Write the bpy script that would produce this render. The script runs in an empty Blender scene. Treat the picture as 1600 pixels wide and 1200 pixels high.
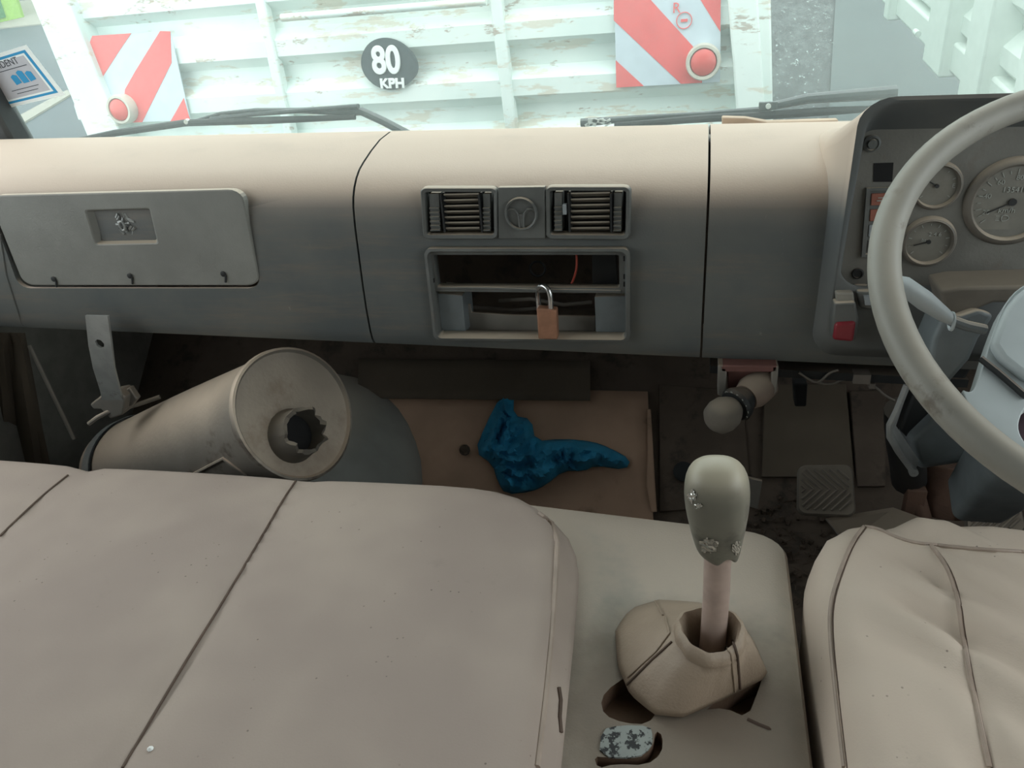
import bpy, bmesh, math, random
from mathutils import Vector, Matrix, noise
from mathutils.bvhtree import BVHTree
from mathutils.geometry import delaunay_2d_cdt
random.seed(7)
PI = math.pi
SC = bpy.context.scene
COL = SC.collection

# ------------------------------------------------------------------ camera, sky, light, exposure
F = 1182.0
CZ = -Vector((195, 2350, F)); CZ.normalize()
CX = Vector((5000, 180, -F)); CX -= CZ * CX.dot(CZ); CX.normalize()
CY = CZ.cross(CX)
CAM = Vector((0, 0, 1.0))
cd = bpy.data.cameras.new('camera'); cam = bpy.data.objects.new('camera', cd); COL.objects.link(cam)
cd.sensor_width = 36; cd.lens = 36 * F / 1600; cd.clip_start = .02; cd.clip_end = 300
m = Matrix(((CX[0], -CX[1], -CX[2], CAM[0]), (CY[0], -CY[1], -CY[2], CAM[1]), (CZ[0], -CZ[1], -CZ[2], CAM[2]), (0, 0, 0, 1)))
cam.matrix_world = m
SC.camera = cam
w = bpy.data.worlds.new('overcast'); SC.world = w; w.use_nodes = True
nt = w.node_tree; bg = nt.nodes['Background']
tc = nt.nodes.new('ShaderNodeTexCoord'); sx = nt.nodes.new('ShaderNodeSeparateXYZ'); rp = nt.nodes.new('ShaderNodeValToRGB')
nt.links.new(tc.outputs['Generated'], sx.inputs[0]); nt.links.new(sx.outputs['Z'], rp.inputs[0]); nt.links.new(rp.outputs[0], bg.inputs['Color'])
rp.color_ramp.elements[0].color = (.72, .80, .80, 1); rp.color_ramp.elements[1].color = (.97, 1.0, .99, 1)
bg.inputs['Strength'].default_value = 1.0
SC.view_settings.view_transform = 'Standard'; SC.view_settings.look = 'None'
SC.view_settings.gamma = 1; SC.view_settings.use_curve_mapping = False
SC.view_settings.exposure = 1.7
SC.cycles.max_bounces = 8; SC.cycles.diffuse_bounces = 5; SC.cycles.transparent_max_bounces = 12
SC.cycles.sample_clamp_indirect = 4

def ray(u, v):
    d = Vector((u - 800, v - 600, F)); return Vector((d.dot(CX), d.dot(CY), d.dot(CZ)))
def at(u, v, x=None, y=None, z=None):
    """the point of the plane x=, y= or z= seen in direction (u, v)"""
    d = ray(u, v)
    k = (x - CAM[0]) / d[0] if x is not None else (y - CAM[1]) / d[1] if y is not None else (z - CAM[2]) / d[2]
    return CAM + d * k
def onplane(u, v, P0, n):
    d = ray(u, v); return CAM + d * ((Vector(P0) - CAM).dot(n) / d.dot(n))
def depth(p): q = Vector(p) - CAM; return CX[2] * q[0] + CY[2] * q[1] + CZ[2] * q[2]
def px(n, p): return n * depth(p) / F

# ------------------------------------------------------------------ materials
def srgb(r, g, b):
    f = lambda c: (c / 255 / 12.92) if c / 255 <= .04045 else ((c / 255 + .055) / 1.055) ** 2.4
    return (f(r), f(g), f(b), 1)
class NT:
    def __init__(s, name):
        s.m = bpy.data.materials.new(name); s.m.use_nodes = True; s.t = s.m.node_tree
        s.b = s.t.nodes['Principled BSDF']; s.out = s.t.nodes['Material Output']
        s.tc = s.t.nodes.new('ShaderNodeTexCoord')
    def n(s, typ, **kw):
        x = s.t.nodes.new('ShaderNode' + typ)
        for k, v in kw.items(): setattr(x, k, v)
        return x
    def set(s, sock, v):
        if hasattr(v, 'node') or hasattr(v, 'is_linked'): s.t.links.new(v, sock)
        else: sock.default_value = v
    def noise(s, scale, detail=4, rough=.55, stretch=None):
        n = s.n('TexNoise'); n.inputs['Scale'].default_value = scale; n.inputs['Detail'].default_value = detail; n.inputs['Roughness'].default_value = rough
        if stretch:
            mp = s.n('Mapping'); mp.inputs['Scale'].default_value = stretch
            s.t.links.new(s.tc.outputs['Object'], mp.inputs[0]); s.t.links.new(mp.outputs[0], n.inputs['Vector'])
        else: s.t.links.new(s.tc.outputs['Object'], n.inputs['Vector'])
        return n.outputs['Fac']
    def ramp(s, v, lo, hi, a=0., b=1.):
        r = s.n('MapRange', interpolation_type='SMOOTHSTEP'); s.set(r.inputs[0], v)
        for i, x in enumerate((lo, hi, a, b)): r.inputs[1 + i].default_value = x
        return r.outputs[0]
    def math(s, op, a, b):
        r = s.n('Math', operation=op); s.set(r.inputs[0], a); s.set(r.inputs[1], b); return r.outputs[0]
    def mix(s, f, a, b):
        r = s.n('Mix', data_type='RGBA'); s.set(r.inputs[0], f); s.set(r.inputs[6], a); s.set(r.inputs[7], b); return r.outputs[2]
    def nz(s):
        g = s.n('NewGeometry'); q = s.n('SeparateXYZ'); s.t.links.new(g.outputs['Normal'], q.inputs[0]); return q.outputs['Z']
    def bump(s, h, d=.001, st=1.):
        b = s.n('Bump'); b.inputs['Distance'].default_value = d; b.inputs['Strength'].default_value = st
        s.set(b.inputs['Height'], h); s.t.links.new(b.outputs[0], s.b.inputs['Normal'])
def mat(name, col, rough=.6, metal=0., spec=.5, var=.12, vs=25, bump=.0, bs=300, dust=None, dlo=.3, dhi=.9, damt=1., extra=None, extra_c=None):
    t = NT(name)
    c = col
    if var:
        k = tuple(x * (1 - var) for x in col[:3]) + (1,); h = tuple(min(1, x * (1 + var)) for x in col[:3]) + (1,)
        c = t.mix(t.ramp(t.noise(vs), .3, .7), k, h)
    if extra:   # patches: (scale, lo, hi, stretch)
        c = t.mix(t.ramp(t.noise(extra[0], 6, .65, extra[3] if len(extra) > 3 else None), extra[1], extra[2]), c, extra_c)
    if dust:
        f = t.math('MULTIPLY', t.ramp(t.nz(), dlo, dhi), damt)
        f = t.math('MULTIPLY', f, t.ramp(t.noise(9, 5), .15, .5, .75, 1.))
        c = t.mix(f, c, dust)
    t.set(t.b.inputs['Base Color'], c)
    t.b.inputs['Roughness'].default_value = rough; t.b.inputs['Metallic'].default_value = metal
    t.b.inputs['Specular IOR Level'].default_value = spec
    if bump: t.bump(t.noise(bs, 3), bump)
    return t.m
DUST = srgb(186, 172, 154)
M = {}
def dash_mat():
    t = NT('dusty_dash_vinyl')
    c = t.mix(t.ramp(t.noise(6, 4), .3, .7), srgb(88, 93, 94), srgb(104, 106, 103))
    c = t.mix(t.ramp(t.noise(5, 7, .7, (1, 1, 9)), .46, .75, 0, .5), c, srgb(124, 112, 100))
    v = t.ramp(t.noise(45, 6, .8, (1, 1, .35)), .66, .72, 0, .5)          # scuffs
    c = t.mix(v, c, srgb(140, 138, 130))
    f = t.math('MULTIPLY', t.ramp(t.nz(), .0, .8), t.ramp(t.noise(7, 5), .2, .5, .88, 1.))
    c = t.mix(f, c, srgb(202, 184, 168)); t.set(t.b.inputs['Base Color'], c)
    t.b.inputs['Roughness'].default_value = .62; t.b.inputs['Specular IOR Level'].default_value = .3; t.bump(t.noise(420, 2), .0006, .5)
    return t.m
M['dash'] = dash_mat()
def hood_mat():
    t = NT('dusty_hood_vinyl')
    g_ = t.n('NewGeometry'); q = t.n('SeparateXYZ'); t.t.links.new(g_.outputs['Normal'], q.inputs[0]); p = t.n('SeparateXYZ'); t.t.links.new(t.tc.outputs['Object'], p.inputs[0])
    c = t.mix(t.ramp(t.noise(6, 4), .3, .7), srgb(88, 92, 93), srgb(104, 105, 103))
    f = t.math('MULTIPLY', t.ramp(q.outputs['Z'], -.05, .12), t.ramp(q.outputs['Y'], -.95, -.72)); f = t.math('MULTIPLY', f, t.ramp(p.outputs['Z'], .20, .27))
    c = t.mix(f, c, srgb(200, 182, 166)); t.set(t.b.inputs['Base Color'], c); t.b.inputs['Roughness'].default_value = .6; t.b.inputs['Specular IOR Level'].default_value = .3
    return t.m
M['hood'] = hood_mat()
M['dashplastic'] = mat('dusty_grey_plastic', srgb(96, 98, 96), .5, dust=DUST, dlo=.5, dhi=.95, extra=(30, .6, .8), extra_c=srgb(110, 102, 94), bump=.0003)
M['glove'] = mat('glove_box_vinyl', srgb(128, 128, 123), .55, dust=DUST, dlo=.35, dhi=.9, vs=8, bump=.0004, bs=420, extra=(14, .66, .8), extra_c=srgb(128, 122, 114))
M['dark'] = mat('black_plastic', srgb(34, 36, 37), .55, dust=srgb(120, 108, 96), dlo=.5, dhi=1, damt=.7)
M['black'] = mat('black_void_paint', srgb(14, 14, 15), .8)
M['panel'] = mat('instrument_panel_plastic', srgb(112, 110, 104), .55, vs=14, extra=(40, .55, .75), extra_c=srgb(108, 102, 94), bump=.0003)
def seat_mat(name, a, b, stain=None):
    t = NT(name)
    c = t.mix(t.ramp(t.noise(3.5, 3), .3, .7), a, b)
    c = t.mix(t.ramp(t.noise(11, 6, .7), .62, .78, 0, .28), c, srgb(110, 104, 98))
    vo = t.n('TexVoronoi'); vo.inputs['Scale'].default_value = 75; t.t.links.new(t.tc.outputs['Object'], vo.inputs['Vector'])
    sp = t.math('MULTIPLY', t.ramp(vo.outputs['Distance'], .05, .1, 1, 0), t.ramp(t.noise(9, 2), .5, .62))
    c = t.mix(t.math('MULTIPLY', sp, .6), c, srgb(70, 60, 55))
    t.set(t.b.inputs['Base Color'], c); t.b.inputs['Roughness'].default_value = .7; t.b.inputs['Specular IOR Level'].default_value = .25
    t.bump(t.noise(500, 2), .0004, .5)
    return t.m
M['seat'] = seat_mat('dusty_beige_vinyl', srgb(152, 138, 130), srgb(172, 158, 147))
M['dseat'] = seat_mat('beige_seat_cover_fabric', srgb(192, 176, 162), srgb(200, 186, 172))
def cover_mat():
    t = NT('worn_grey_vinyl')
    c = t.mix(t.ramp(t.noise(3, 3), .3, .7), srgb(188, 176, 162), srgb(198, 186, 172))
    c = t.mix(t.ramp(t.noise(2.6, 6, .65), .48, .68), c, srgb(158, 157, 148))
    # grimy brown stain round the lever foot; also paints in the rear cover's shade
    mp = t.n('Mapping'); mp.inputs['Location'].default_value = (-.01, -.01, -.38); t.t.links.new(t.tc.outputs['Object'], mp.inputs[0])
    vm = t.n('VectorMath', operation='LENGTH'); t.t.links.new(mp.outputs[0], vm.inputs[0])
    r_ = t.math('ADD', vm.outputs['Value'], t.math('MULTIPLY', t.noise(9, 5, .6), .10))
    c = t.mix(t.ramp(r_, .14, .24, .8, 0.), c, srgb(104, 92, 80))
    t.set(t.b.inputs['Base Color'], c); t.b.inputs['Roughness'].default_value = .62; t.b.inputs['Specular IOR Level'].default_value = .3; t.bump(t.noise(420, 3), .0004)
    return t.m
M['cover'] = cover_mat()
M['coverpatch'] = mat('speckled_blue_grey_lining', srgb(138, 143, 140), .75, vs=20, extra=(110, .5, .56), extra_c=srgb(45, 46, 48))
M['foam'] = mat('brown_foam', srgb(104, 82, 66), .9, vs=40, bump=.001, bs=120)
M['leather'] = mat('tan_leather', srgb(156, 139, 122), .55, vs=10, bump=.0005, bs=350)
M['thread'] = mat('dark_seam_thread', srgb(86, 70, 60), .8)
M['piping'] = mat('seat_piping', srgb(158, 142, 130), .6)
M['metal'] = mat('dusty_grey_steel', srgb(132, 128, 122), .5, .35, vs=18, dust=srgb(160, 145, 128), dlo=.0, dhi=.8, damt=.8, bump=.0005, bs=90)
M['muffler'] = mat('dusty_muffler_steel', srgb(140, 134, 126), .55, .3, vs=9, extra=(7, .55, .66), extra_c=srgb(94, 84, 76), dust=srgb(206, 188, 168), dlo=.1, dhi=.8, damt=1., bump=.0006, bs=120)
M['strap'] = mat('worn_zinc_strap', srgb(160, 162, 160), .45, .4, vs=30, extra=(40, .6, .75), extra_c=srgb(110, 98, 88))
M['rust'] = mat('rusty_iron', srgb(92, 70, 58), .85, .1, vs=40, bump=.001, bs=150)
M['floor'] = mat('dirty_floor_steel', srgb(92, 80, 70), .85, vs=12, extra=(16, .5, .7), extra_c=srgb(66, 58, 52), bump=.001, bs=90)
M['dirt'] = mat('dry_dirt', srgb(84, 72, 62), .95, vs=60, var=.3, bump=.003, bs=200)
M['card'] = mat('dusty_cardboard', srgb(180, 150, 128), .9, vs=6, extra=(5, .6, .75), extra_c=srgb(112, 92, 78))
M['card2'] = mat('dark_cardboard', srgb(96, 86, 74), .9, vs=6)
M['cloth'] = mat('blue_cloth', srgb(40, 134, 174), .85, vs=20, var=.2, bump=.001, bs=120)
M['brass'] = mat('worn_brass', srgb(168, 124, 100), .5, .35, vs=60)
M['chrome'] = mat('chrome', srgb(200, 200, 200), .22, .95, var=.05)
M['redplastic'] = mat('red_plastic', srgb(134, 40, 50), .4)
M['redwire'] = mat('red_wire', srgb(170, 70, 54), .5)
M['wire'] = mat('grey_wire', srgb(120, 112, 104), .6)
M['wheel'] = mat('worn_grey_wheel', srgb(142, 139, 131), .5, vs=10, extra=(22, .56, .7), extra_c=srgb(104, 96, 86), dust=srgb(165, 154, 138), dlo=.6, dhi=1, damt=.5)
M['spoke'] = mat('pale_blue_grey_plastic', srgb(174, 182, 184), .45, vs=8, extra=(60, .7, .76), extra_c=srgb(100, 104, 106))
M['column'] = mat('slate_grey_plastic', srgb(108, 115, 118), .5, dust=DUST, dlo=.5, dhi=1)
M['rubber'] = mat('dusty_rubber', srgb(104, 98, 90), .85, vs=25, dust=srgb(150, 138, 122), dlo=.3, dhi=1, damt=.6)
M['knob'] = mat('worn_gear_knob', srgb(112, 110, 100), .42, vs=14, extra=(16, .5, .66), extra_c=srgb(82, 80, 74), dust=srgb(172, 164, 146), dlo=-.15, dhi=.75)
M['wrap'] = mat('shiny_plastic_film', srgb(190, 190, 184), .14, metal=.75, spec=1., vs=40)
M['shaft'] = mat('painted_lever_shaft', srgb(166, 146, 136), .5, vs=40, extra=(30, .6, .7), extra_c=srgb(140, 128, 118))
M['gauge'] = mat('dusty_gauge_face', srgb(124, 121, 113), .45, vs=30, extra=(18, .5, .7), extra_c=srgb(112, 106, 96))
M['gaugering'] = mat('dusty_gauge_ring', srgb(110, 104, 96), .6, dust=DUST, dlo=.2, dhi=.9)
M['ink'] = mat('pale_print', srgb(160, 162, 156), .6, var=0)
M['tile_red'] = mat('dull_red_tile', srgb(150, 92, 76), .5)
M['valve'] = mat('dusty_brown_valve', srgb(118, 102, 90), .7, dust=DUST, dlo=.2, dhi=1, damt=.4)
M['redbrk'] = mat('dusty_red_bracket', srgb(112, 76, 70), .7)
M['tile_grey'] = mat('pale_grey_tile', srgb(146, 152, 156), .5)
M['wall'] = mat('cab_inner_lining', srgb(120, 118, 112), .8)
M['roof'] = mat('cab_headlining', srgb(150, 146, 138), .9)
M['bodypaint'] = mat('dark_pillar_trim', srgb(58, 62, 64), .6)
M['pinkdust'] = mat('tan_trim_strip', srgb(190, 170, 150), .8)
M['hump'] = mat('blue_grey_wheel_arch', srgb(138, 138, 134), .6, vs=8, dust=DUST, dlo=.8, dhi=1, damt=.4)
M['maroon'] = mat('maroon_plastic', srgb(60, 40, 50), .5)
# outdoors
def truck_white():
    t = NT('chipped_white_truck_paint')
    c = t.mix(t.ramp(t.noise(3, 3), .3, .7), srgb(214, 228, 224), srgb(232, 240, 236))
    r1 = t.ramp(t.noise(5, 8, .72, (1, 1, 4)), .54, .6)
    c = t.mix(t.math('MULTIPLY', r1, .55), c, srgb(206, 186, 160))
    r2 = t.ramp(t.noise(8, 8, .75, (1, 1, 3)), .59, .64)
    c = t.mix(t.math('MULTIPLY', r2, .65), c, srgb(150, 120, 96))
    t.set(t.b.inputs['Base Color'], c); t.b.inputs['Roughness'].default_value = .5; return t.m
M['twhite'] = truck_white()
M['twhite2'] = mat('clean_white_truck_paint', srgb(214, 224, 218), .45, var=.03)
M['red'] = mat('faded_red_reflective', srgb(232, 92, 92), .5, var=.05)
M['retro'] = mat('pale_reflective_sheet', srgb(200, 212, 222), .4, var=.04)
M['lens'] = mat('red_lamp_lens', srgb(214, 84, 80), .3, var=.05)
M['lring'] = mat('dull_lamp_ring', srgb(196, 192, 180), .5)
M['signdark'] = mat('dark_sign_paint', srgb(58, 68, 72), .6)
M['signwhite'] = mat('white_sign_paint', srgb(235, 238, 236), .6, var=0)
def asphalt():
    t = NT('coarse_asphalt')
    c = t.mix(t.ramp(t.noise(9, 8, .8, (1, .3, 1)), .35, .7), srgb(22, 30, 32), srgb(66, 74, 73))
    c = t.mix(t.ramp(t.noise(22, 3, .9, (1, .35, 1)), .6, .68), c, srgb(140, 155, 152))
    t.set(t.b.inputs['Base Color'], c); t.b.inputs['Roughness'].default_value = .8; return t.m
M['asphalt'] = asphalt()
M['ground_dark'] = mat('smooth_dark_ground', srgb(50, 64, 64), .7, vs=1.5, var=.08)
M['asphalt3'] = mat('blue_grey_concrete', srgb(56, 68, 74), .7, vs=1.2, var=.1)
M['line'] = mat('pale_road_paint', srgb(130, 130, 120), .8)
M['green'] = mat('light_green_paint', srgb(130, 170, 70), .5)
M['green2'] = mat('dark_green_paint', srgb(50, 110, 60), .5)
M['blueink'] = mat('blue_ink', srgb(40, 140, 190), .6, var=0)
M['paper'] = mat('grey_white_paper', srgb(180, 182, 190), .7, var=.04)
M['paperw'] = mat('white_paper_border', srgb(226, 234, 234), .7, var=0)
M['darkink'] = mat('dark_ink', srgb(60, 66, 72), .7, var=0)
M['wiper'] = mat('grey_black_wiper_paint', srgb(52, 60, 62), .45)
M['rubberblk'] = mat('black_rubber', srgb(30, 34, 36), .7)
def glass_mat():
    t = NT('dusty_windscreen_glass')
    tr = t.n('BsdfTransparent'); tr.inputs[0].default_value = (.97, 1, .99, 1)
    tl = t.n('BsdfTranslucent'); tl.inputs[0].default_value = (.86, .97, .95, 1)
    df = t.n('BsdfDiffuse'); df.inputs[0].default_value = (.75, .8, .78, 1)
    a = t.n('MixShader'); a.inputs[0].default_value = .35; t.t.links.new(tl.outputs[0], a.inputs[1]); t.t.links.new(df.outputs[0], a.inputs[2])
    b = t.n('MixShader'); t.set(b.inputs[0], t.ramp(t.noise(3, 5), .3, .7, .075, .12))
    t.t.links.new(tr.outputs[0], b.inputs[1]); t.t.links.new(a.outputs[0], b.inputs[2]); t.t.links.new(b.outputs[0], t.out.inputs[0])
    return t.m
M['glass'] = glass_mat()

# ------------------------------------------------------------------ mesh helpers
ORG = {}
class MB:
    def __init__(s): s.v = []; s.f = []; s.mi = []
    def add(s, vs, fs, mi=0):
        o = len(s.v); s.v += [Vector(x) for x in vs]; s.f += [tuple(o + i for i in f) for f in fs]; s.mi += [mi] * len(fs); return s
    def box(s, c, d, rot=None, mi=0):
        c = Vector(c); R = rot or Matrix.Identity(3)
        vs = [c + R @ Vector((sx * d[0] / 2, sy * d[1] / 2, sz * d[2] / 2)) for sx in (-1, 1) for sy in (-1, 1) for sz in (-1, 1)]
        return s.add(vs, [(0, 1, 3, 2), (4, 6, 7, 5), (0, 4, 5, 1), (2, 3, 7, 6), (0, 2, 6, 4), (1, 5, 7, 3)], mi)
    def loft(s, loops, closed=True, c0=True, c1=True, mi=0, ring=False):
        n = len(loops[0]); vs = [p for l in loops for p in l]; fs = []
        L = len(loops)
        for a in range(L if ring else L - 1):
            b = (a + 1) % L
            for i in range(n if closed else n - 1):
                j = (i + 1) % n; fs.append((a * n + i, a * n + j, b * n + j, b * n + i))
        if c0 and not ring: fs.append(tuple(range(n))[::-1])
        if c1 and not ring: fs.append(tuple((L - 1) * n + i for i in range(n)))
        return s.add(vs, fs, mi)
    def tube(s, path, r, n=10, mi=0, flat=None, closed=False):
        P = [Vector(p) for p in path]; loops = []; up = None
        if len(P) < 2: return s
        for i, p in enumerate(P):
            if closed: t = P[(i + 1) % len(P)] - P[i - 1]
            else: t = P[min(i + 1, len(P) - 1)] - P[max(i - 1, 0)]
            t.normalize()
            if up is None: up = Vector((0, 0, 1)) if abs(t.z) < .9 else Vector((1, 0, 0))
            e = t.cross(up)
            if e.length < 1e-5: e = t.cross(Vector((0, 1, 0)))
            e.normalize(); g = e.cross(t); up = g
            rr = r[i] if isinstance(r, (list, tuple)) else r
            loops.append([p + e * math.cos(2 * PI * k / n) * rr + g * math.sin(2 * PI * k / n) * rr * (flat or 1) for k in range(n)])
        return s.loft(loops, ring=closed, mi=mi)
    def lathe(s, prof, org, axis, n=32, c0=True, c1=True, mi=0, jag=None):
        a = Vector(axis).normalized(); e = a.cross(Vector((0, 0, 1)) if abs(a.z) < .9 else Vector((1, 0, 0))).normalized(); g = a.cross(e)
        loops = []
        for q, (r, h) in enumerate(prof):
            l = []
            for k in range(n):
                th = 2 * PI * k / n; jr = jag(q, th) if jag else 0
                l.append(Vector(org) + a * (h + jr) + (e * math.cos(th) + g * math.sin(th)) * (r * (1 + (.10 * noise.noise(Vector((math.cos(th) * 4, math.sin(th) * 4, q))) if jag and 0 < q < 4 else 0))))
            loops.append(l)
        return s.loft(loops, c0=c0, c1=c1, mi=mi)
    def prism(s, poly, d, mi=0):
        P = [Vector(p) for p in poly]; d = Vector(d); n = len(P)
        return s.add(P + [p + d for p in P], [tuple(range(n)), tuple(range(n, 2 * n))[::-1]] + [(i, (i + 1) % n, n + (i + 1) % n, n + i) for i in range(n)], mi)
    def build(s, name, mats, parent=None, bev=0, sub=0, smooth=35, solid=0, seg=2):
        if not s.v: print('EMPTY', name); s.v = [Vector((0, 5, -3))] * 3; s.f = [(0, 1, 2)]; s.mi = [0]
        me = bpy.data.meshes.new(name); o = bpy.data.objects.new(name, me)
        mats = mats if isinstance(mats, (list, tuple)) else [mats]
        if parent: org = ORG[parent.name]
        else:
            lo = [min(v[i] for v in s.v) for i in range(3)]; hi = [max(v[i] for v in s.v) for i in range(3)]
            org = Vector(((lo[0] + hi[0]) / 2, (lo[1] + hi[1]) / 2, lo[2])); o.location = org
        me.from_pydata([v - org for v in s.v], [], s.f)
        for i, p in enumerate(me.polygons): p.material_index = s.mi[i]
        for x in mats: me.materials.append(M[x])
        bm = bmesh.new(); bm.from_mesh(me); bmesh.ops.recalc_face_normals(bm, faces=bm.faces); bm.to_mesh(me); bm.free()
        if smooth is not None:
            me.shade_smooth(); me.set_sharp_from_angle(angle=math.radians(smooth))
        COL.objects.link(o); ORG[o.name] = org
        if parent: o.parent = parent
        if solid: q = o.modifiers.new('s', 'SOLIDIFY'); q.thickness = solid; q.offset = 0
        if bev: q = o.modifiers.new('b', 'BEVEL'); q.width = bev; q.segments = seg; q.limit_method = 'ANGLE'; q.angle_limit = math.radians(40)
        if sub: q = o.modifiers.new('u', 'SUBSURF'); q.levels = sub; q.render_levels = sub
        return o
def empty(name, loc, label, cat, group=None):
    o = bpy.data.objects.new(name, None); COL.objects.link(o); o.location = loc; ORG[o.name] = Vector(loc); return tag(o, label, cat, group)
def tag(o, label, cat, group=None):
    o['label'] = label; o['category'] = cat
    if group: o['group'] = group
    return o
def struct(o): o['kind'] = 'structure'; return o
def cut(o, mb, mi_from=None):
    """carve a hole through a mesh for good"""
    c = mb.build('cutter', [mm.name for mm in []] or ['black'], None, smooth=None)
    if mi_from is not None: c.data.materials.clear(); c.data.materials.append(M[mi_from])
    mats = [x for x in o.data.materials]
    q = o.modifiers.new('cut', 'BOOLEAN'); q.operation = 'DIFFERENCE'; q.solver = 'EXACT'; q.object = c
    if mi_from is not None: q.material_mode = 'TRANSFER'
    bpy.context.view_layer.update()
    me = bpy.data.meshes.new_from_object(o.evaluated_get(bpy.context.evaluated_depsgraph_get()))
    o.modifiers.clear(); o.data = me
    bpy.data.objects.remove(c, do_unlink=True)
    me.shade_smooth(); me.set_sharp_from_angle(angle=math.radians(30))
    return o
def bvh(o):
    bpy.context.view_layer.update()
    ev = o.evaluated_get(bpy.context.evaluated_depsgraph_get()); me = ev.to_mesh()
    W = o.matrix_world; t = BVHTree.FromPolygons([W @ v.co for v in me.vertices], [tuple(p.vertices) for p in me.polygons]); ev.to_mesh_clear(); return t
def hit(t, u, v):
    d = ray(u, v).normalized(); h = t.ray_cast(CAM, d); return (h[0], h[1]) if h[0] else (None, None)
def hits(t, pts, sub=6, off=0.0):
    out = []
    for (a, b) in zip(pts[:-1], pts[1:]):
        for k in range(sub):
            f = k / sub; p, n = hit(t, a[0] + (b[0] - a[0]) * f, a[1] + (b[1] - a[1]) * f)
            if p: out.append(p + n * off)
    p, n = hit(t, *pts[-1])
    if p: out.append(p + n * off)
    return out
def smoothpts(pts, it=2):
    for _ in range(it):
        q = [pts[0]]
        for a, b in zip(pts[:-1], pts[1:]):
            q += [tuple(a[i] * .75 + b[i] * .25 for i in range(len(a))), tuple(a[i] * .25 + b[i] * .75 for i in range(len(a)))]
        pts = q + [pts[-1]]
    return pts
def smoothloop(pts, it=2):
    for _ in range(it):
        q = []
        for a, b in zip(pts, pts[1:] + pts[:1]):
            q += [tuple(a[i] * .75 + b[i] * .25 for i in range(len(a))), tuple(a[i] * .25 + b[i] * .75 for i in range(len(a)))]
        pts = q
    return pts
def bil(Q, s, t): return (Q[0] * (1 - s) + Q[1] * s) * (1 - t) + (Q[3] * (1 - s) + Q[2] * s) * t
def rr(Q, ru=.1, rv=None, n=5, ins=0., insv=None, off=None):
    """rounded rectangle loop inside the quad Q = (TL, TR, BR, BL); ru, rv radii and ins inset as fractions"""
    rv = rv or ru; iv = ins if insv is None else insv; out = []
    for (cx, cy, a0) in ((1 - ins - ru, iv + rv, -90), (1 - ins - ru, 1 - iv - rv, 0), (ins + ru, 1 - iv - rv, 90), (ins + ru, iv + rv, 180)):
        for k in range(n + 1):
            a = math.radians(a0 + 90 * k / n); p = bil(Q, cx + ru * math.cos(a), cy + rv * math.sin(a))
            out.append(p + (off or Vector((0, 0, 0))))
    return out
def quad(pts, **kw): return [at(u, v, **kw) for u, v in pts]
def text(body, size, loc, R, name, material, parent, ext=.0005, align='CENTER', xs=1., shear=0., bold=0.):
    cu = bpy.data.curves.new(name, 'FONT'); cu.body = body; cu.size = size; cu.extrude = ext; cu.align_x = align; cu.align_y = 'CENTER'; cu.shear = shear; cu.offset = size * bold
    o = bpy.data.objects.new(name, cu); COL.objects.link(o); bpy.context.view_layer.update()
    me = bpy.data.meshes.new_from_object(o.evaluated_get(bpy.context.evaluated_depsgraph_get()))
    bpy.data.objects.remove(o, do_unlink=True)
    o = bpy.data.objects.new(name, me); COL.objects.link(o); me.materials.clear(); me.materials.append(M[material])
    org = ORG[parent.name]
    for v in me.vertices: v.co = Vector(loc) + R @ Vector((v.co.x * xs, v.co.y, v.co.z)) - org
    o.parent = parent; ORG[o.name] = org; return o
def frame_of(xdir, ydir):
    x = Vector(xdir).normalized(); y = Vector(ydir); y = (y - x * y.dot(x)).normalized(); z = x.cross(y)
    return Matrix((x, y, z)).transposed()
UPR = frame_of((1, 0, -.021), (0, 0, 1))      # faces the camera (-y)
S = lambda x: -.021 * (x + .45)               # the cab leans a little to the right
def interp(x, xs, ys):
    if x <= xs[0]: return ys[0]
    for a, b, c, d in zip(xs, xs[1:], ys, ys[1:]):
        if x <= b: return c + (d - c) * (x - a) / (b - a)
    return ys[-1]

# ================================================================== CAB SHELL
XL, XR = -1.42, 1.02
struct(MB().box(((XL + XR) / 2, .3, -.02), (XR - XL, 2.04, .04)).build('floor', 'floor', bev=0))
t = MB(); t.prism([(XL, 1.32, -.02), (XL, 1.68, .34), (XL, 1.70, .32), (XL, 1.34, -.04)], (XR - XL, 0, 0)); struct(t.build('floor_toe_board', 'floor'))
struct(MB().box(((XL + XR) / 2, 1.70, .50), (XR - XL, .03, .40)).build('wall_front', 'floor'))
struct(MB().box(((XL + XR) / 2, .1, 1.66), (XR - XL + .1, 2.2, .05)).build('ceiling', 'roof'))
struct(MB().box(((XL + XR) / 2, -.78, .82), (XR - XL, .05, 1.66)).build('wall_rear', 'wall'))
for nm, x, sill in (('wall_left', XL - .025, .72), ('wall_right', XR + .025, .60)):
    t = MB(); t.box((x, .45, sill / 2 - .01), (.05, 2.5, sill + .02)); t.box((x, -.68, 1.1), (.05, .2, 1.04)); t.box((x, 1.1, 1.59), (.05, .3, .1)); t.box((x, .3, 1.6), (.05, 2.1, .08))
    struct(t.build(nm, 'wall'))
for i, x in ((1, XL + .01), (2, XR - .01)):
    t = MB(); t.prism([(x - .04, 1.37, .70), (x + .04, 1.37, .70), (x + .04, 1.43, .70), (x - .04, 1.43, .70)], (0, -.24, .95)); struct(t.build('trim_%d' % i, 'bodypaint', bev=.008))
struct(MB().box(((XL + XR) / 2, 1.46, .72), (XR - XL, .12, .10)).build('trim_3', 'dark', bev=.01))      # cowl below the windscreen
struct(MB().box(((XL + XR) / 2, 1.56, .685), (XR - XL, .31, .02)).build('wall_front_light_stop', 'floor'))  # unseen plate added to keep sky light out of the toe area
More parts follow.
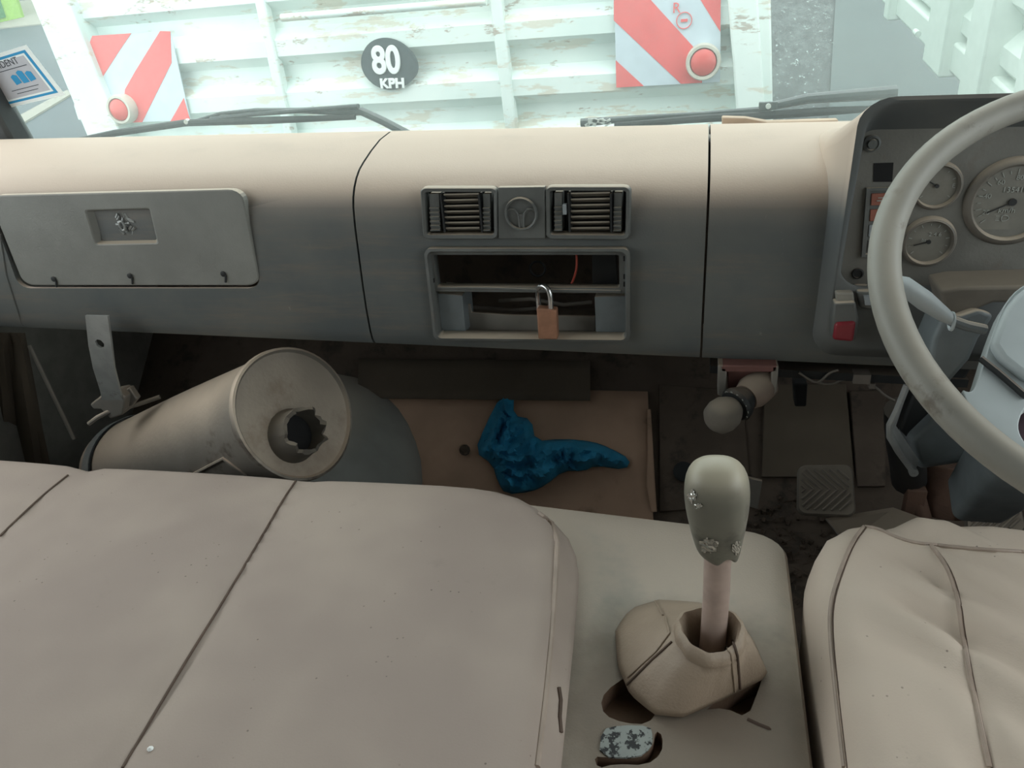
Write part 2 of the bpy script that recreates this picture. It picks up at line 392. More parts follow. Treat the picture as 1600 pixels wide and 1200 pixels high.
# windscreen
WN = Vector((0, -math.cos(math.radians(14)), -math.sin(math.radians(14)))); W0 = Vector((0, 1.40, .76))
wy = lambda z: 1.40 - (z - .76) * math.tan(math.radians(14))
t = MB(); t.prism([(XL, wy(.76), .76), (XR, wy(.76), .76), (XR, wy(1.64), 1.64), (XL, wy(1.64), 1.64)], (0, .005, 0)); struct(t.build('window_1', 'glass', smooth=None))

# ================================================================== DASHBOARD
dash = empty('dashboard', (-.3, 1.1, .53), 'dusty dark grey moulded dashboard with beige dust along its top', 'dashboard')
prof = [(1.37, .795), (1.32, .812), (1.25, .821), (1.18, .820), (1.12, .813), (1.075, .805), (1.05, .799), (1.032, .791), (1.018, .781), (1.0085, .769), (1.003, .754), (.9995, .73), (.998, .70), (.9955, .64), (.9955, .60), (.998, .565), (1.001, .551), (1.007, .541), (1.02, .536), (1.06, .533), (1.13, .535)]
def offs(P, d):
    out = []
    for i, p in enumerate(P):
        a = P[max(i - 1, 0)]; b = P[min(i + 1, len(P) - 1)]; tx, ty = b[0] - a[0], b[1] - a[1]; L = math.hypot(tx, ty)
        out.append((p[0] + (-ty) / L * -d * -1, p[1] + tx / L * d))
    return out
inner = [(y + .0, z) for y, z in offs(prof, .007)]
# make sure the inner skin lies behind and under the outer one
inner = [(py + (iy - py) * (1 if (iy - py) * (1.2 - py) + (iz - pz) * (.67 - pz) > 0 else -1), pz + (iz - pz) * (1 if (iy - py) * (1.2 - py) + (iz - pz) * (.67 - pz) > 0 else -1)) for (py, pz), (iy, iz) in zip(prof, inner)]
ring = prof + inner[::-1]
sxa, sxb, sxc = at(545, 290, y=1).x, at(582, 535, y=1).x, at(604, 212, y=1.22).x
def seam1(y, z):
    if y < 1.012: return sxb + (sxa - sxb) * min(1, (z - .54) / (.775 - .54))
    return sxa + (sxc - sxa) * min(1.3, ((y - 1.012) / .2)) ** 1.2
sya, syb = at(1108, 288, y=1).x, at(1095, 560, y=1).x
def seam2(y, z):
    if y < 1.03: return syb + (sya - syb) * min(1, (z - .54) / (.775 - .54))
    return sya
def dpanel(name, xa, xb, nseg=10):
    loops = []
    for k in range(nseg + 1):
        f = k / nseg; l = []
        for (y, z) in ring:
            a = xa(y, z); b = xb(y, z); x = a + (b - a) * f; l.append(Vector((x, y, z + S(x))))
        loops.append(l)
    return MB().loft(loops).build(name, 'dash', dash, smooth=30)
g = .0016
dl = dpanel('left_panel', lambda y, z: XL, lambda y, z: seam1(y, z) - g)
dc = dpanel('centre_panel', lambda y, z: seam1(y, z) + g, lambda y, z: seam2(y, z) - g)
dr = dpanel('right_panel', lambda y, z: seam2(y, z) + g, lambda y, z: XR)
# radio opening, the vents, the glove box pocket
Qr = quad([(664, 388), (984, 388), (984, 532), (680, 529)], y=.99)
c = MB(); c.loft([rr(Qr, .03, .07, off=Vector((0, -.05, 0))), rr(Qr, .03, .07, off=Vector((0, .1, 0)))]); cut(dc, c)
Qv1 = quad([(656, 294), (776, 294), (777, 374), (661, 374)], y=.99); Qv2 = quad([(852, 292), (985, 292), (983, 375), (853, 374)], y=.99)
for q in (Qv1, Qv2):
    c = MB(); c.loft([rr(q, .06, .08, ins=.03, insv=.05, off=Vector((0, -.05, 0))), rr(q, .06, .08, ins=.03, insv=.05, off=Vector((0, .1, 0)))]); cut(dc, c)
Qg = [at(-24, 303, y=1), at(380, 293, y=1), at(410, 449, y=1), at(34, 449, y=1)]
c = MB(); c.loft([rr(Qg, .05, .11, off=Vector((0, -.05, 0))), rr(Qg, .05, .11, off=Vector((0, .0035, 0)))]); cut(dl, c)

def yoff(d): return Vector((0, d, 0))
# glove box door with its latch pocket
G = [at(-19, 306, y=.994), at(377, 296, y=.994), at(407, 446, y=.994), at(37, 446, y=.994)]
H = [at(134, 329, y=.994), at(233, 326, y=.994), at(246, 380, y=.994), at(150, 382, y=.994)]
t = MB(); t.loft([rr(G, .05, .11, off=yoff(.012)), rr(G, .05, .11, off=yoff(.001)), rr(G, .05, .11, ins=.004, insv=.012), rr(H, .04, .06, ins=-.02, insv=-.03), rr(H, .04, .06, off=yoff(.001)),
                 rr([at(168, 331, y=1.018), at(234, 329, y=1.018), at(243, 367, y=1.018), at(172, 368, y=1.018)], .03, .04)])
gd = t.build('glove_box_door', 'glove', dash, smooth=10)
gd['label'] = 'dull grey glove box lid with a recessed latch'
p = at(203, 346, y=1.014); t = MB(); t.lathe([(.011, .006), (.013, -.002), (.012, -.008), (.005, -.006)], p, (0, 1, 0), 16)
for k in range(34):
    a = random.random() * 6.3; q = random.random() ** .5 * .017; t.box(p + Vector((math.cos(a) * q, -.008 - random.random() * .004, math.sin(a) * q)), (.008, .003, .0025), Matrix.Rotation(a, 3, 'Y') @ Matrix.Rotation(random.random() * 3, 3, 'X'))
lk = t.build('latch', 'strap', gd); lk['label'] = 'torn bare metal latch'
p = at(191, 353, y=.998); t = MB(); t.tube([p + Vector((.0045 * math.cos(a), 0, .007 * math.sin(a))) for a in [k * PI / 6 for k in range(12)]], .0018, 6, closed=True)
t.build('latch_loop', 'strap', gd)
for (u, v) in ((84, 436), (203, 431), (349, 428)):
    p = at(u, v, y=.993); t = MB(); t.lathe([(.0045, .0), (.0045, -.0012), (.003, -.0018)], p, (0, 1, 0), 10); t.box(p + Vector((.002, -.0005, -.008)), (.0022, .002, .012), Matrix.Rotation(.3, 3, 'Y')); t.build('hinge_screw', 'dark', gd)
# left end blade of the dash: a shallow vertical step
t = MB(); t.tube(hits(bvh(dl), [(0, 366), (10, 430), (40, 524)], 6, .0005), .0016, 6); t.build('moulding_line', 'dash', dash)
t = MB(); t.tube(hits(bvh(dl), [(0, 519), (42, 522)], 4, .0005), .0014, 6); t.build('moulding_line', 'dash', dash)

# air vents
def vent(Q, wl, wr, slat0, slat1, slider):
    t = MB(); t.loft([rr(Q, .08, .1, off=yoff(.012)), rr(Q, .08, .1, off=yoff(.004)), rr(Q, .07, .09, ins=.012, insv=.015, off=yoff(.002)), rr(Q, .05, .06, ins=.04, insv=.07, off=yoff(.003)), rr(Q, .04, .05, ins=.055, insv=.10, off=yoff(.016)), ], c0=False, c1=False)
    v = t.build('air_vent', 'dashplastic', dash, solid=.0015)
    t = MB(); q = rr(Q, .04, .05, ins=.06, insv=.11, off=yoff(.032)); t.loft([q, rr(Q, .04, .05, ins=.06, insv=.11, off=yoff(.036))]); t.build('vent_back', 'black', v)
    for k in range(7):
        f = .17 + .66 * k / 6; a = bil(Q, slat0, f) + yoff(.010); b = bil(Q, slat1, f) + yoff(.010)
        t = MB(); t.box((a + b) / 2, ((b - a).length, .013, .0022), Matrix.Rotation(math.radians(-28), 3, 'X')); sl = t.build('slat', 'gaugering', v)
    for x0, x1 in ((.10, slat0 - .03 - (.08 if slider else .04)), (slat1 + .05, .90)):       # ribbed side blocks
        t = MB(); q = [bil(Q, x0, .13), bil(Q, x1, .13), bil(Q, x1, .86), bil(Q, x0, .86)]
        t.prism([p + yoff(.006) for p in q], (0, .02, 0))
        for k in range(6):
            f = .4 + .09 * k * .95; a = bil(Q, x0, f); b = bil(Q, x1, f); t.box((a + b) / 2 + yoff(.004), ((b - a).length, .004, .0018))
        t.build('side_block', 'dashplastic', v)
    for f in (slat0 - .02, slat1 + .02):
        a = bil(Q, f, .13); b = bil(Q, f, .86); t = MB(); t.box((a + b) / 2 + yoff(.01), (.0025, .018, (a - b).length)); t.build('upright', 'dark', v)
    if slider:
        a = bil(Q, slat0 - .07, .42); t = MB(); t.box(a + yoff(.002), (.005, .008, .013)); t.build('slider', 'tile_grey', v)
    return v
vent(Qv1, 0, 0, .30, .76, False); vent(Qv2, 0, 0, .30, .76, True)
# emblem plate between the vents
Qe = quad([(778, 293), (851, 292), (852, 373), (779, 373)], y=.992)
t = MB(); t.prism([p for p in Qe], (0, .01, 0)); ep = t.build('emblem_plate', 'dashplastic', dash, bev=.001)
p = at(814, 334, y=.990); rE = px(25, p)
t = MB(); t.lathe([(rE * .9, .001), (rE * .92, -.003), (rE, -.004), (rE * 1.04, -.002), (rE * 1.06, .001)], p, (0, 1, 0), 40, c0=False, c1=False)
def arc(cx, cz, r, a0, a1, n=10): return [p + Vector((cx + r * math.cos(a0 + (a1 - a0) * k / n), -.001, cz + r * math.sin(a0 + (a1 - a0) * k / n))) for k in range(n + 1)]
for s in (-1, 1):
    t.tube([p + Vector((s * rE * a, -.001, rE * b)) for a, b in ((.14, -.85), (.16, -.3), (.22, .05), (.42, .28), (.7, .30), (.88, .22))], .0012, 6)
t.prism([p + Vector((rE * a, -.0008, rE * b)) for a, b in ((-.14, -.8), (.14, -.8), (.18, 0), (-.18, 0))], (0, .001, 0))
t.build('emblem', 'dashplastic', ep)

# radio bezel: open slot above, open bay below
t = MB(); O = rr(Qr, .03, .07)
t.loft([rr(Qr, .03, .07, off=yoff(.008)), rr(Qr, .03, .07, off=yoff(-.004)), rr(Qr, .03, .07, ins=.012, insv=.02, off=yoff(-.005)), rr(Qr, .025, .05, ins=.02, insv=.04, off=yoff(.002)), rr(Qr, .02, .04, ins=.02, insv=.04, off=yoff(.02))], c0=False, c1=False)
rb = t.build('radio_bezel', 'dashplastic', dash, solid=.0015)
# inner frame around the upper slot
A = quad([(668, 392), (982, 392), (982, 456), (676, 453)], y=1.0); B = quad([(678, 396), (968, 396), (969, 449), (684, 447)], y=1.0)
t = MB(); t.loft([rr(A, .02, .06, off=yoff(.01)), rr(A, .02, .06, off=yoff(-.004)), rr(B, .02, .05, off=yoff(-.004)), rr(B, .02, .05, off=yoff(.012))], c0=False, c1=False); sf = t.build('slot_frame', 'dashplastic', rb, solid=.0015)
t = MB(); t.tube([at(684, 450, y=.996), at(760, 450, y=.996), at(840, 453, y=.996), at(970, 455, y=.996)], .0022, 8); t.build('slot_lip', 'dashplastic', rb)
for (u, v) in ((672, 408), (673, 425), (677, 438), (976, 404), (976, 432), (976, 444)):
    t = MB(); t.box(at(u, v, y=.994), (.003, .004, .006)); t.build('clip_hole', 'black', rb)
# lower bay side cheeks, floor and the metal bar inside
for q in ([(682, 458), (722, 462), (728, 520), (686, 518)], [(929, 464), (980, 462), (980, 524), (931, 524)]):
    t = MB(); t.prism(quad(q, y=1.006), (0, .05, 0)); t.build('bay_cheek', 'column', rb, bev=.001)['label'] = 'dark blue grey plastic cheek'
t = MB(); t.prism([at(684, 519, y=1.0), at(984, 524, y=1.0), at(984, 519, y=1.06), at(684, 514, y=1.06)], (0, 0, -.004)); t.build('bay_floor', 'gaugering', rb)
t = MB(); q = quad([(723, 474), (735, 476), (737, 488), (800, 492), (930, 494), (930, 522), (728, 518)], y=1.03); t.prism(q, (0, .004, 0)); t.build('mounting_bar', 'metal', rb, bev=.001)
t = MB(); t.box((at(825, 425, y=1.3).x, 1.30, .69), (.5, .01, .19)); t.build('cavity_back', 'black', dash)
p = at(840, 420, y=1.12); t = MB(); t.tube([p + Vector((.012 * math.cos(a), 0, .012 * math.sin(a))) for a in [k * PI / 8 for k in range(16)]], .002, 6, closed=True); t.build('duct_ring', 'dark', dash)
t = MB(); t.prism(quad([(925, 398), (962, 398), (964, 446), (926, 446)], y=1.06), (0, .02, 0)); t.build('slot_bracket', 'dark', rb)
t = MB(); t.tube([at(780, 470, y=1.08), at(830, 467, y=1.07), at(880, 476, y=1.08), at(925, 472, y=1.09)], .003, 6); t.tube([at(740, 480, y=1.09), at(800, 485, y=1.08), at(860, 480, y=1.09)], .003, 6); tag(t.build('wire_bundle', 'wire'), 'dark wires lying in the lower dash bay behind the padlock', 'wire')
t = MB(); t.tube(smoothpts([tuple(at(900, 390, y=1.04)), tuple(at(902, 415, y=1.03)), tuple(at(897, 435, y=1.03)), tuple(at(889, 452, y=1.035))]), .0016, 6)
tag(t.build('loose_wire', 'redwire'), 'thin red wire hanging in the empty radio slot', 'wire')

# padlock hanging over the ledge
pl = empty('padlock', at(854, 531, y=.975), 'brass padlock with steel shackle hooked on the empty radio slot', 'padlock')
Qp = quad([(838, 482), (869, 485), (871, 531), (841, 530)], y=.976)
t = MB(); t.prism(Qp, (0, .016, 0)); body = t.build('lock_body', 'brass', pl, bev=.0022, seg=3)
a = at(861, 487, y=.982); b = at(843, 485, y=.999); top = at(848, 446, y=.990)
pts = [a + Vector((0, 0, -.006)), a + Vector((0, 0, .012)), at(860, 462, y=.983), at(856, 451, y=.985), top, at(841, 449, y=.996), at(840, 458, y=1.001), at(841, 470, y=1.002), b + Vector((0, 0, -.006))]
t = MB(); t.tube([Vector(p) for p in smoothpts([tuple(p) for p in pts])], .0039, 12); t.build('shackle', 'chrome', pl)

# ------------------------------------------------------------------ instrument cluster
XE = .93
def rowc(tl, bl, yt, yb):
    TL = at(*tl, y=yt); BL = at(*bl, y=yb); TR = Vector((XE + (TL.x - .2) * -.3, yt, TL.z - .021 * (XE - TL.x))); BR = Vector((XE, yb, BL.z - .021 * (XE - BL.x)))
    return [TL, TR, BR, BL]
Ls = [rr(rowc((1262, 205), (1255, 556), 1.25, 1.02), .03, .05, 6), rr(rowc((1290, 196), (1262, 553), 1.08, .998), .05, .10, 6), rr(rowc((1316, 172), (1272, 548), 1.0, .982), .06, .12, 6),
      rr(rowc((1338, 156), (1281, 545), .975, .972), .055, .11, 6), rr(rowc((1346, 152), (1290, 540), .958, .968), .05, .10, 6), rr(rowc((1356, 158), (1304, 452), .956, .967), .045, .12, 6), rr(rowc((1360, 163), (1308, 448), .958, .970), .045, .12, 6),
      rr(rowc((1350, 204), (1311, 443), .997, .990), .02, .03, 6)]
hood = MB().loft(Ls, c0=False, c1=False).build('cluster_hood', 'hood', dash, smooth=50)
PQ = rowc((1345, 200), (1310, 445), .996, .989)
t = MB(); t.prism(PQ, (0, .008, 0)); pan = t.build('instrument_panel', 'panel', dash); pan['label'] = 'dusty grey instrument panel'
tp = bvh(pan)
sqh = [(1365, 255), (1396, 254), (1394, 284), (1364, 284)]
def pp(u, v, off=.0): p, n = hit(tp, u, v); return (p if p else at(u, v, y=.99)) + Vector((0, -off, 0))
PN = Vector((0, -1, 0))
def gauge(u, v, r, needle, marks, big=False):
    c = pp(u, v); R_ = px(r, c)
    t = MB(); t.lathe([(R_ * 1.22, .002), (R_ * 1.2, -.003), (R_ * 1.12, -.007), (R_ * 1.04, -.008), (R_ * .98, -.005), (R_ * .97, .001)], c, (0, 1, 0), 48, c0=False, c1=False)
    gg = t.build('gauge', 'gaugering', pan)
    t = MB(); t.lathe([(R_, -.0012), (R_, .002)], c, (0, 1, 0), 48); t.build('dial', 'gauge', gg)
    t = MB()
    for k in range(marks):
        a = math.radians(220 - 260 * k / (marks - 1)); d = Vector((math.cos(a), 0, math.sin(a)))
        L = .09 if k % 2 else .15
        t.box(c + d * R_ * .82 + Vector((0, -.0018, 0)), (R_ * L, .0006, .0009), Matrix.Rotation(-a, 3, 'Y'))
    t.build('tick_marks', 'ink', gg)
    t = MB(); a = needle; d = Vector((math.cos(a), 0, math.sin(a))); t.box(c + d * R_ * .3 + Vector((0, -.003, 0)), (R_ * .7, .0008, .0014), Matrix.Rotation(-a, 3, 'Y')); t.lathe([(R_ * .1, -.0015), (R_ * .1, -.004)], c, (0, 1, 0), 16); t.build('needle', 'dark', gg)
    return gg, c, R_
gg, c, R_ = gauge(1463, 290, 31, 2.6, 9); text('F', .007, c + Vector((.018, -.0022, 0)), UPR, 'lettering', 'ink', gg, .0002)
gg, c, R_ = gauge(1450, 377, 33, 3.4, 11)
text('2 4 6', .007, c + Vector((.006, -.0022, .009)), UPR, 'lettering', 'ink', gg, .0002); text('bar', .006, c + Vector((-.004, -.0022, .002)), UPR, 'lettering', 'ink', gg, .0002)
gg, c, R_ = gauge(1581, 315, 57, 3.6, 21, True)
text('km/h', .009, c + Vector((-.004, -.0022, -.010)), UPR, 'lettering', 'ink', gg, .0002)
text('135410', .009, c + Vector((0, -.0022, .014)), UPR, 'lettering', 'ink', gg, .0002)
for i, s_ in enumerate(('20', '40', '60', '80')):
    a = math.radians(205 - 40 * i); text(s_, .008, c + Vector((math.cos(a), 0, math.sin(a))) * R_ * .66 + Vector((0, -.0022, 0)), UPR, 'lettering', 'ink', gg, .0002)
t = MB(); q = c + Vector((-.006, -.002, -.019)); t.tube([q + Vector((.006 * math.cos(a) * (1 if math.cos(a) > 0 else .3), 0, .0035 * math.sin(a))) for a in [k * PI / 8 for k in range(16)]], .0005, 5, closed=True)
for k in range(3): t.box(q + Vector((-.006, 0, -.0025 + .0025 * k)), (.004, .0006, .0006))
t.build('beam_symbol', 'ink', gg)
# push button, square hole, warning tiles
p = pp(1362, 224); t = MB(); t.lathe([(.0098, .001), (.0098, -.003), (.0075, -.0045), (.0065, -.003), (.0055, -.003), (.005, -.007)], p, (0, 1, 0), 24); t.build('push_button', 'dashplastic', pan)
p = pp(1340, 427); t = MB(); t.lathe([(.0075, .001), (.007, -.002), (.0055, -.0025), (.005, -.0005)], p, (0, 1, 0), 20); t.build('panel_screw', 'dark', pan)
t = MB(); t.prism([pp(*q, .0006) for q in sqh], (0, .002, 0)); t.build('switch_opening', 'black', pan)
t = MB(); O = [pp(*q) for q in ((1353, 293), (1412, 291), (1404, 400), (1345, 400))]; t.loft([[p for p in O], [p + yoff(-.005) for p in O], [bil(O, a, b) + yoff(-.005) for a, b in ((.1, .04), (.95, .04), (.95, .96), (.1, .96))], [bil(O, a, b) + yoff(-.002) for a, b in ((.12, .05), (.94, .05), (.94, .95), (.12, .95))]]); ws = t.build('warning_lamp_stack', 'dashplastic', pan)
for k, mm in enumerate(('tile_red', 'tile_red', 'tile_grey', 'dashplastic')):
    q = [bil(O, a, b) + yoff(-.0035) for a, b in ((.15, .08 + .225 * k), (.92, .08 + .225 * k), (.92, .25 + .225 * k), (.15, .25 + .225 * k))]
    t = MB(); t.prism(q, (0, .003, 0)); tl = t.build('warning_tile', mm, ws, bev=.0006)
    if k == 0:
        t = MB(); cc = (q[0] + q[1] + q[2] + q[3]) / 4 + yoff(-.0005); t.box(cc + Vector((0, 0, .002)), (.018, .0006, .001)); t.box(cc + Vector((.002, 0, -.0015)), (.024, .0006, .0012)); t.build('warning_print', 'ink', ws)
    if k == 1:
        t = MB(); cc = q[0] * .62 + q[1] * .38 - (q[0] - q[3]) * .5 + yoff(-.0005)
        for rr_ in (.0036, .0058):
            t.tube([cc + Vector((rr_ * math.cos(a), 0, rr_ * math.sin(a))) for a in [k2 * PI / 8 for k2 in range(16)]], .0004, 4, closed=True)
        t.build('warning_print', 'ink', ws)
# tan trim strip behind the dash top, before the windscreen
t = MB(); z0 = 0
t.prism([at(1128, 183, y=1.33), at(1165, 184, y=1.335), at(1200, 190, y=1.33), at(1310, 187, y=1.33), at(1310, 197, y=1.33), at(1128, 199, y=1.33)], (0, .02, .0)); tag(t.build('trim_offcut', 'pinkdust', bev=.002), 'tan strip lying along the foot of the windscreen right of centre', 'trim strip')

# ------------------------------------------------------------------ switches hanging under the cluster
hz = empty('toggle_switch', at(1320, 535, y=.95), 'loose switch with red rocker hanging below the instrument panel', 'switch')
t = MB(); t.prism(quad([(1306, 458), (1334, 458), (1336, 476), (1308, 478)], y=.955), (0, .02, 0)); t.build('switch_stem', 'wheel', hz, bev=.002)
t = MB(); t.prism(quad([(1303, 474), (1337, 472), (1342, 500), (1337, 533), (1300, 530), (1300, 500)], y=.948), (0, .02, 0)); sb = t.build('switch_body', 'dashplastic', hz, bev=.003)
t = MB(); t.prism(quad([(1305, 505), (1338, 503), (1334, 535), (1301, 532)], y=.944), (0, .02, 0)); t.build('red_rocker', 'redplastic', hz, bev=.004, seg=3)
t = MB(); t.prism(quad([(1338, 455), (1362, 455), (1366, 485), (1344, 482)], y=.96), (0, .03, 0)); rs = t.build('socket_housing', 'dashplastic', bev=.003); tag(rs, 'small square grey housing just right of the red rocker switch', 'switch')
t = MB(); t.prism(quad([(1350, 463), (1366, 463), (1366, 477), (1352, 477)], y=.955), (0, .008, 0)); t.build('cap', 'tile_grey', rs)

# ------------------------------------------------------------------ steering wheel and column
WC = Vector((.404, .714, .749)); TT = .6; WA = Vector((0, -math.sin(TT), math.cos(TT)))     # axis toward the driver
RW = .235
E1 = Vector((1, 0, 0)); E2 = WA.cross(E1)
sw = empty('steering_wheel', WC, 'worn grey truck steering wheel with pale blue grey spokes', 'steering wheel')
t = MB(); t.tube([WC + (E1 * math.cos(a) + E2 * math.sin(a)) * RW for a in [2 * PI * k / 96 for k in range(96)]], .0145, 16, closed=True); t.build('rim', 'wheel', sw)
def wp(u, v, d=0): return onplane(u, v, WC + WA * d, WA)
def inrim(p):
    q = p - WC; r = q.length; return p if r < RW - .002 else WC + q * ((RW - .002) / r)
spoke = [(1493, 612), (1512, 622), (1522, 606), (1534, 566), (1548, 522), (1568, 474), (1602, 447), (1680, 425), (1760, 425), (1760, 600), (1640, 620), (1603, 636), (1588, 655), (1584, 680), (1600, 705), (1625, 735), (1600, 752), (1540, 700)]
def both(P):
    lim = max((p - WC).dot(E1) for p in P) - .006
    k = [(p - WC).dot(E1) < lim for p in P]; n = len(P)
    st0 = next(i for i in range(n) if k[i] and not k[i - 1]); L = []
    for i in range(n):
        j = (st0 + i) % n
        if not k[j]: break
        L.append(P[j])
    return L + [WC - E1 * (p - WC).dot(E1) + E2 * (p - WC).dot(E2) for p in L[::-1]]
P = both([inrim(wp(u, v)) for u, v in smoothloop(spoke, 2)])
t = MB(); t.prism([p + WA * .008 for p in P], WA * -.022); t.build('spoke_plate', 'spoke', sw, bev=.006, seg=3)
hp = [(1537, 560), (1548, 526), (1570, 480), (1604, 455), (1680, 436), (1755, 436), (1755, 590), (1640, 610), (1606, 616)]
P = both([inrim(wp(u, v)) for u, v in smoothloop(hp, 1)])
t = MB(); t.prism([p + WA * .016 for p in P], WA * -.02); t.build('horn_pad', 'spoke', sw, bev=.005, seg=3)
t = MB(); t.tube([wp(u, v, .011) for u, v in ((1532, 560), (1560, 582), (1604, 620))], .0028, 6); t.build('pad_gap', 'dark', sw)
t = MB(); t.lathe([(.05, -.012), (.055, -.03), (.045, -.05)], WC, WA, 32); t.build('hub', 'column', sw)
t = MB(); t.prism([wp(u, v, -.03) for u, v in ((1575, 640), (1660, 620), (1660, 740), (1590, 715))], WA * -.006); t.build('hub_skirt', 'maroon', sw)['label'] = 'dark maroon skirt behind the spokes'
# column
sc = empty('steering_column', (.42, .95, .45), 'dusty slate grey steering column cover behind the wheel', 'steering column')
def qsec(c, w, h, n=5):
    q = [c + E1 * -w / 2 + E2 * h / 2, c + E1 * w / 2 + E2 * h / 2, c + E1 * w / 2 - E2 * h / 2, c + E1 * -w / 2 - E2 * h / 2]
    return rr(q, .2, .2, n)
t = MB(); base = WC - WA * .27; t.loft([qsec(WC - WA * .05, .085, .09), qsec(WC - WA * .09, .12, .10), qsec(WC - WA * .18, .125, .11), qsec(base, .11, .10), qsec(WC - WA * .52, .07, .07)]); t.build('column_cover', 'column', sc, smooth=40)
# left side fairing of the column, as seen between rim and spoke
P = quad([(1476, 488), (1502, 492), (1532, 482), (1556, 492), (1530, 530), (1516, 562), (1486, 596), (1456, 622), (1446, 590), (1458, 530)], y=.88)
t = MB(); t.prism(P, (.0, .07, -.02)); t.build('side_fairing', 'column', sc, bev=.006, seg=3)
P = quad([(1468, 455), (1500, 449), (1640, 446), (1640, 474), (1552, 474), (1522, 486), (1500, 500), (1482, 500)], y=.90); t = MB(); t.prism(P, (0, .06, 0)); t.build('fairing_top', 'rubber', sc, bev=.004)['label'] = 'dusty brown upper corner'
P = quad([(1424, 690), (1468, 648), (1520, 640), (1560, 690), (1520, 722), (1436, 735)], y=1.0); t = MB(); t.prism(P, (0, .08, -.02)); t.build('lower_cover', 'column', sc, bev=.008, seg=3)
P = quad([(1462, 560), (1530, 560), (1470, 650), (1422, 690), (1405, 672), (1430, 610)], y=1.03); t = MB(); t.prism(P, (0, .05, 0)); t.build('inner_shroud', 'dark', sc, bev=.004)
pts = [at(1417, 602, y=.97), at(1402, 640, y=.965), at(1390, 664, y=.96), at(1390, 682, y=.96), at(1404, 706, y=.965), at(1427, 737, y=.97)]
t = MB(); t.tube(pts, .0045, 8); t.prism([pts[0], pts[2], pts[3], pts[5], pts[5] + Vector((.012, .03, 0)), pts[3] + Vector((.012, .03, 0)), pts[0] + Vector((.012, .03, 0))], (0.002, 0, 0)); t.lathe([(.006, -.004), (.006, .004)], pts[5], (0, 1, 0), 12)
tag(t.build('column_bracket', 'strap'), 'bent bare metal bracket on the left of the steering column', 'bracket')
# stalk
st = empty('indicator_stalk', at(1535, 515, y=.82), 'pale grey paddle ended stalk left of the steering hub', 'stalk')
pts = [at(1398, 440, y=.80), at(1412, 446, y=.80), at(1445, 470, y=.805), at(1475, 492, y=.81), at(1488, 502, y=.812)]
t = MB(); t.tube(pts, [.009, .0125, .0135, .010, .006], 14, flat=.75); t.build('paddle', 'spoke', st)
t = MB(); t.tube([at(1484, 500, y=.812), at(1510, 509, y=.815), at(1538, 515, y=.82)], .0056, 10); t.build('stalk_arm', 'column', st)
t = MB(); p = at(1487, 502, y=.812); t.tube([p + Vector((0, math.cos(a) * .008, math.sin(a) * .009)) for a in [k * PI / 6 for k in range(12)]], .0018, 6, closed=True); t.build('collar', 'spoke', st)

# ------------------------------------------------------------------ parking brake valve
pb = empty('parking_brake_valve', at(1170, 620, y=.99), 'dusty round knob hand brake valve on a red bracket below the dash', 'brake valve')
t = MB(); t.prism(quad([(1124, 571), (1216, 572), (1213, 582), (1127, 582)], y=.985), (0, .05, 0)); t.prism(quad([(1136, 576), (1208, 576), (1204, 622), (1138, 618)], y=1.0), (0, .012, 0)); t.build('red_bracket', 'redbrk', pb, bev=.002)
for q in ([(1122, 570), (1136, 572), (1134, 622), (1121, 618)], [(1206, 572), (1217, 572), (1214, 612), (1203, 626)]):
    t = MB(); t.prism(quad(q, y=.985), (0, .03, 0)); t.build('bracket_cheek', 'metal', pb, bev=.002)
a = at(1188, 603, y=1.0); b = at(1122, 654, y=.93); ax = (b - a).normalized(); L = (b - a).length
rp_ = px(26, a)
t = MB(); t.lathe([(rp_ * .95, -.01), (rp_, .0), (rp_ * 1.02, L * .2), (rp_ * .8, L * .36)], a, ax, 28); t.build('valve_body', 'valve', pb)
t = MB(); t.lathe([(.014, L * .3), (.024, L * .52), (.025, L * .58), (.022, L * .64), (.016, L * .64)], a, ax, 36); cl = t.build('lettered_collar', 'dark', pb)
t = MB(); t.lathe([(.013, L * .6), (.019, L * .70), (.0235, L * .80), (.0245, L * .92), (.022, L * 1.04), (.015, L * 1.12), (.006, L * 1.15)], a, ax, 36); t.build('knob', 'rubber', pb)
e = ax.cross(Vector((0, 0, 1))).normalized(); gq = ax.cross(e)
if gq.z < 0: gq = -gq; e = -e
for i, ch in enumerate('OPERATE'):
    th = math.radians(120 - 24 * i); rad = (math.cos(th) * (e if e.x > 0 else -e) + math.sin(th) * gq)
    tang = ax.cross(rad)
    if tang.x * math.sin(th) < 0: tang = -tang
    zz = rad.cross(tang)
    pos = a + ax * L * .625 + rad * .0215
    R3 = frame_of(tang if tang.dot(Vector((math.sin(th), 0, -math.cos(th)))) > 0 else -tang, rad)
    if R3.col[2].dot(ax) < 0: continue
    text(ch, .0065, pos + ax * .001, R3, 'lettering', 'ink', cl, .0003)

